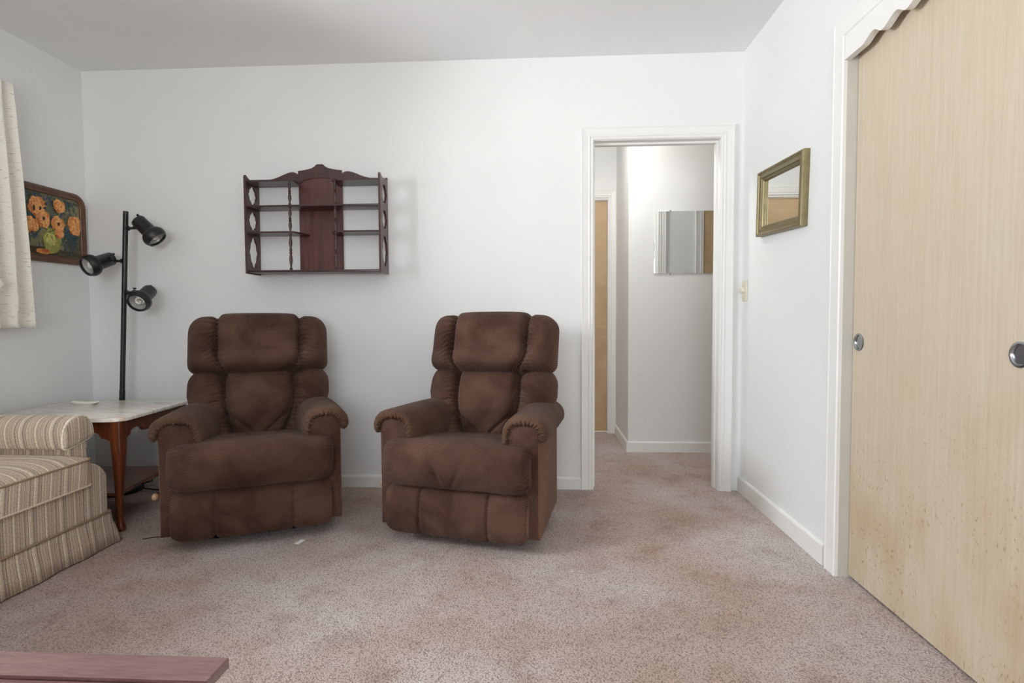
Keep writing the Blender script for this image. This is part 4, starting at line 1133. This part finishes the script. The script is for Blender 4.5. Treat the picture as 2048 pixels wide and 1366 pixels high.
    bmesh.ops.recalc_face_normals(bm, faces=bm.faces)
    for f_ in bm.faces:
        if f_.normal.x < 0: f_.normal_flip()
    bm.to_mesh(me); bm.free()
    for m_ in mats: me.materials.append(m_)
    o = bpy.data.objects.new('painting', me); COL.objects.link(o); o.parent = t
make_picture()

# ------------------------------------------------------------------ curtain beside the side window
def make_curtain():
    t = thing('curtain', 'short cream slub-weave curtain with pinch pleats at the side window', 'curtain', (-2.68, 2.55, 2.2))
    zb, zt = 0.972, 2.205
    bm = bmesh.new(); rows = []
    N, Mz = 220, 40
    for i in range(N + 1):
        u = i / N; row = []
        for j in range(Mz + 1):
            v = j / Mz; z = zt + (zb - zt) * v
            sp = 0.86 + 0.14 * min(1, v * 1.2)                # gathers in at the heading
            yend = 2.728 + 0.045 * v
            y = yend - (0.60 * sp) * u
            head = max(0.0, 1 - v / 0.11)
            ph = u * 2 * PI * 6.2 + 0.5 + 0.25 * math.sin(v * 3 + u * 9)
            a = (0.018 + 0.020 * min(1, v * 1.6)) * (1 - 0.25 * head)
            x = -2.672 + a * sgnpow(math.cos(ph), 0.8) + 0.004 * nz(u * 30, v * 4)
            y += 0.012 * math.sin(ph * 1.0) * (0.4 + v)
            x += head * 0.008 * math.cos(ph * 3)
            row.append((x, y, z))
        rows.append(row)
    add_grid(bm, rows); bmesh.ops.recalc_face_normals(bm, faces=bm.faces)
    bmesh.ops.solidify(bm, geom=list(bm.faces), thickness=0.003)
    finish('curtain_panel', bm, M['curtain'], t, smooth='all')
    # traverse rod on the wall with return bracket
    boxes('curtain_rod', [((-2.705, 0.0, 2.155), (-2.693, 2.71, 2.180)), ((XL, 2.690, 2.155), (-2.7051, 2.71, 2.180)), ((XL, 0.0, 2.155), (-2.7051, 0.02, 2.180))], M['trim'], t)
make_curtain()

# ------------------------------------------------------------------ mirrors, dimmer, small things
def make_gold_mirror():
    t = thing('wall_mirror', 'small gold-framed mirror on the right wall', 'mirror', (XR, 2.729, 1.575))
    hy, hz = 0.252, 0.163
    prof = [(0, 0), (0, 0.026), (0.003, 0.032), (0.009, 0.034), (0.014, 0.031), (0.018, 0.026), (0.030, 0.028), (0.036, 0.026), (0.039, 0.019), (0.045, 0.019), (0.049, 0.015), (0.052, 0.010), (0.052, 0.003), (0.030, 0.0)]
    bm = bmesh.new(); rows = []
    for ins, dd in prof:
        rows.append([(-dd, sy * (hy - ins), sz * (hz - ins)) for sy, sz in ((-1, -1), (1, -1), (1, 1), (-1, 1))])
    add_grid(bm, rows, cu=True, cv=True); bmesh.ops.recalc_face_normals(bm, faces=bm.faces)
    fr = finish('frame', bm, M['gold'], t, smooth=True, world=False)
    bm = bmesh.new(); add_box(bm, (-0.0065, -hy + 0.049, -hz + 0.049), (-0.0035, hy - 0.049, hz - 0.049))
    g = finish('mirror_glass', bm, M['mirror'], t, world=False)
    t.rotation_euler = (math.radians(2.6), 0, 0)
    return t
make_gold_mirror()

hm = thing('frameless_mirror', 'frameless rectangular mirror on the hall wall seen through the doorway', 'mirror', (1.137, HY1, 1.56))
box('mirror_glass', (0.830, HY1 - 0.007, 1.331), (1.443, HY1 - 0.001, 1.788), M['mirror'], hm, 0.001, 1)
for x in (0.946, 1.327):
    for z in (1.790, 1.329):
        o = boxes('clip', [((x - 0.006, HY1 - 0.010, z - 0.006), (x + 0.006, HY1 - 0.0001, z + 0.006))], M['chrome'], hm, 0.002)

dm = thing('dimmer_switch', 'ivory dimmer switch plate with round knob beside the doorway', 'light switch', (XR, 3.215, 1.155))
box('cover_plate', (XR - 0.006, 3.177, 1.097), (XR, 3.251, 1.213), M['ivory'], dm, 0.003)
lathe('knob', (XR - 0.006, 3.214, 1.158), (-1, 0, 0), [(0, 0.019), (0.004, 0.019), (0.006, 0.016), (0.016, 0.0145), (0.018, 0.012), (0.0182, 0.001)], M['ivory'], dm, 28)
for z in (1.113, 1.197): lathe('screw', (XR - 0.006, 3.214, z), (-1, 0, 0), [(0, 0.0032), (0.0012, 0.0028), (0.0014, 0.0004)], M['chrome'], dm, 12)

# low table at the near left
def make_coffee_table():
    x0, x1, y0, y1, zt = -1.75, -0.550, 0.36, 0.924, 0.42
    t = thing('coffee_table', 'reddish-brown polished wooden coffee table in the near left corner', 'coffee table', ((x0 + x1) / 2, (y0 + y1) / 2, 0))
    prof = [(0.0, 0.0), (0.001, -0.004), (0.001, -0.018), (-0.004, -0.023), (-0.014, -0.028), (-0.020, -0.036)]
    def slab(name, ya, yb_, faces_far):
        bm = bmesh.new(); rows = []
        for o_, z in prof:
            rows.append([(x0 - o_, ya, zt + z), (x1 + o_, ya, zt + z), (x1 + o_, yb_ + o_ * faces_far, zt + z), (x0 - o_, yb_ + o_ * faces_far, zt + z)])
        add_grid(bm, rows, cv=True, capa=True, capb=True); bmesh.ops.recalc_face_normals(bm, faces=bm.faces)
        return finish(name, bm, M['coffee'], t)
    slab('end_board', y1 - 0.0635, y1, 1)
    bm = bmesh.new(); add_box(bm, (x0 + 0.003, y0, zt - 0.030), (x1 - 0.003, y1 - 0.067, zt - 0.004), 0.002, 2)
    finish('tabletop', bm, M['coffee'], t, smooth=True)
    boxes('apron', [((x0 + 0.06, y0 + 0.05, zt - 0.11), (x1 - 0.06, y0 + 0.07, zt - 0.0365)), ((x0 + 0.06, y1 - 0.07, zt - 0.11), (x1 - 0.06, y1 - 0.05, zt - 0.0365)), ((x0 + 0.06, y0 + 0.07, zt - 0.11), (x0 + 0.08, y1 - 0.07, zt - 0.0365)), ((x1 - 0.08, y0 + 0.07, zt - 0.11), (x1 - 0.06, y1 - 0.07, zt - 0.0365))], M['coffee'], t)
    for x in (x0 + 0.075, x1 - 0.075):
        for y in (y0 + 0.065, y1 - 0.065):
            lathe('leg', (x, y, 0), (0, 0, 1), [(0, 0.014), (0.01, 0.016), (0.25, 0.024), (0.31, 0.026), (zt - 0.03, 0.026)], M['coffee'], t, 20)
make_coffee_table()

# scraps on the carpet
bm = bmesh.new(); add_box(bm, (-0.011, -0.024, 0.004), (0.011, 0.024, 0.0055))
pp = finish('paper_tag', bm, M['paper'], None); pp.location = (-1.095, 2.425, 0.0); pp.rotation_euler = (0, math.radians(2), math.radians(-14))
tag(pp, 'small white paper tag lying on the carpet before the left recliner', 'paper')
tw = tube('twig', [(-1.835, 2.428, 0.004), (-1.80, 2.440, 0.007), (-1.755, 2.462, 0.005)], 0.0022, M['twig'], None, 8)
tag(tw, 'thin dark twig on the carpet between the sofa and the left recliner', 'twig')
cb = tube('cobweb_strand', [(-0.058, 2.62, 2.499), (-0.060, 2.75, 2.494), (-0.062, 3.0, 2.486), (-0.057, 3.20, 2.462), (-0.056, 3.266, 2.428)], 0.0005, M['ivory'], None, 6)
tag(cb, 'thin dangling cobweb strand where the ceiling meets the back wall', 'cobweb')
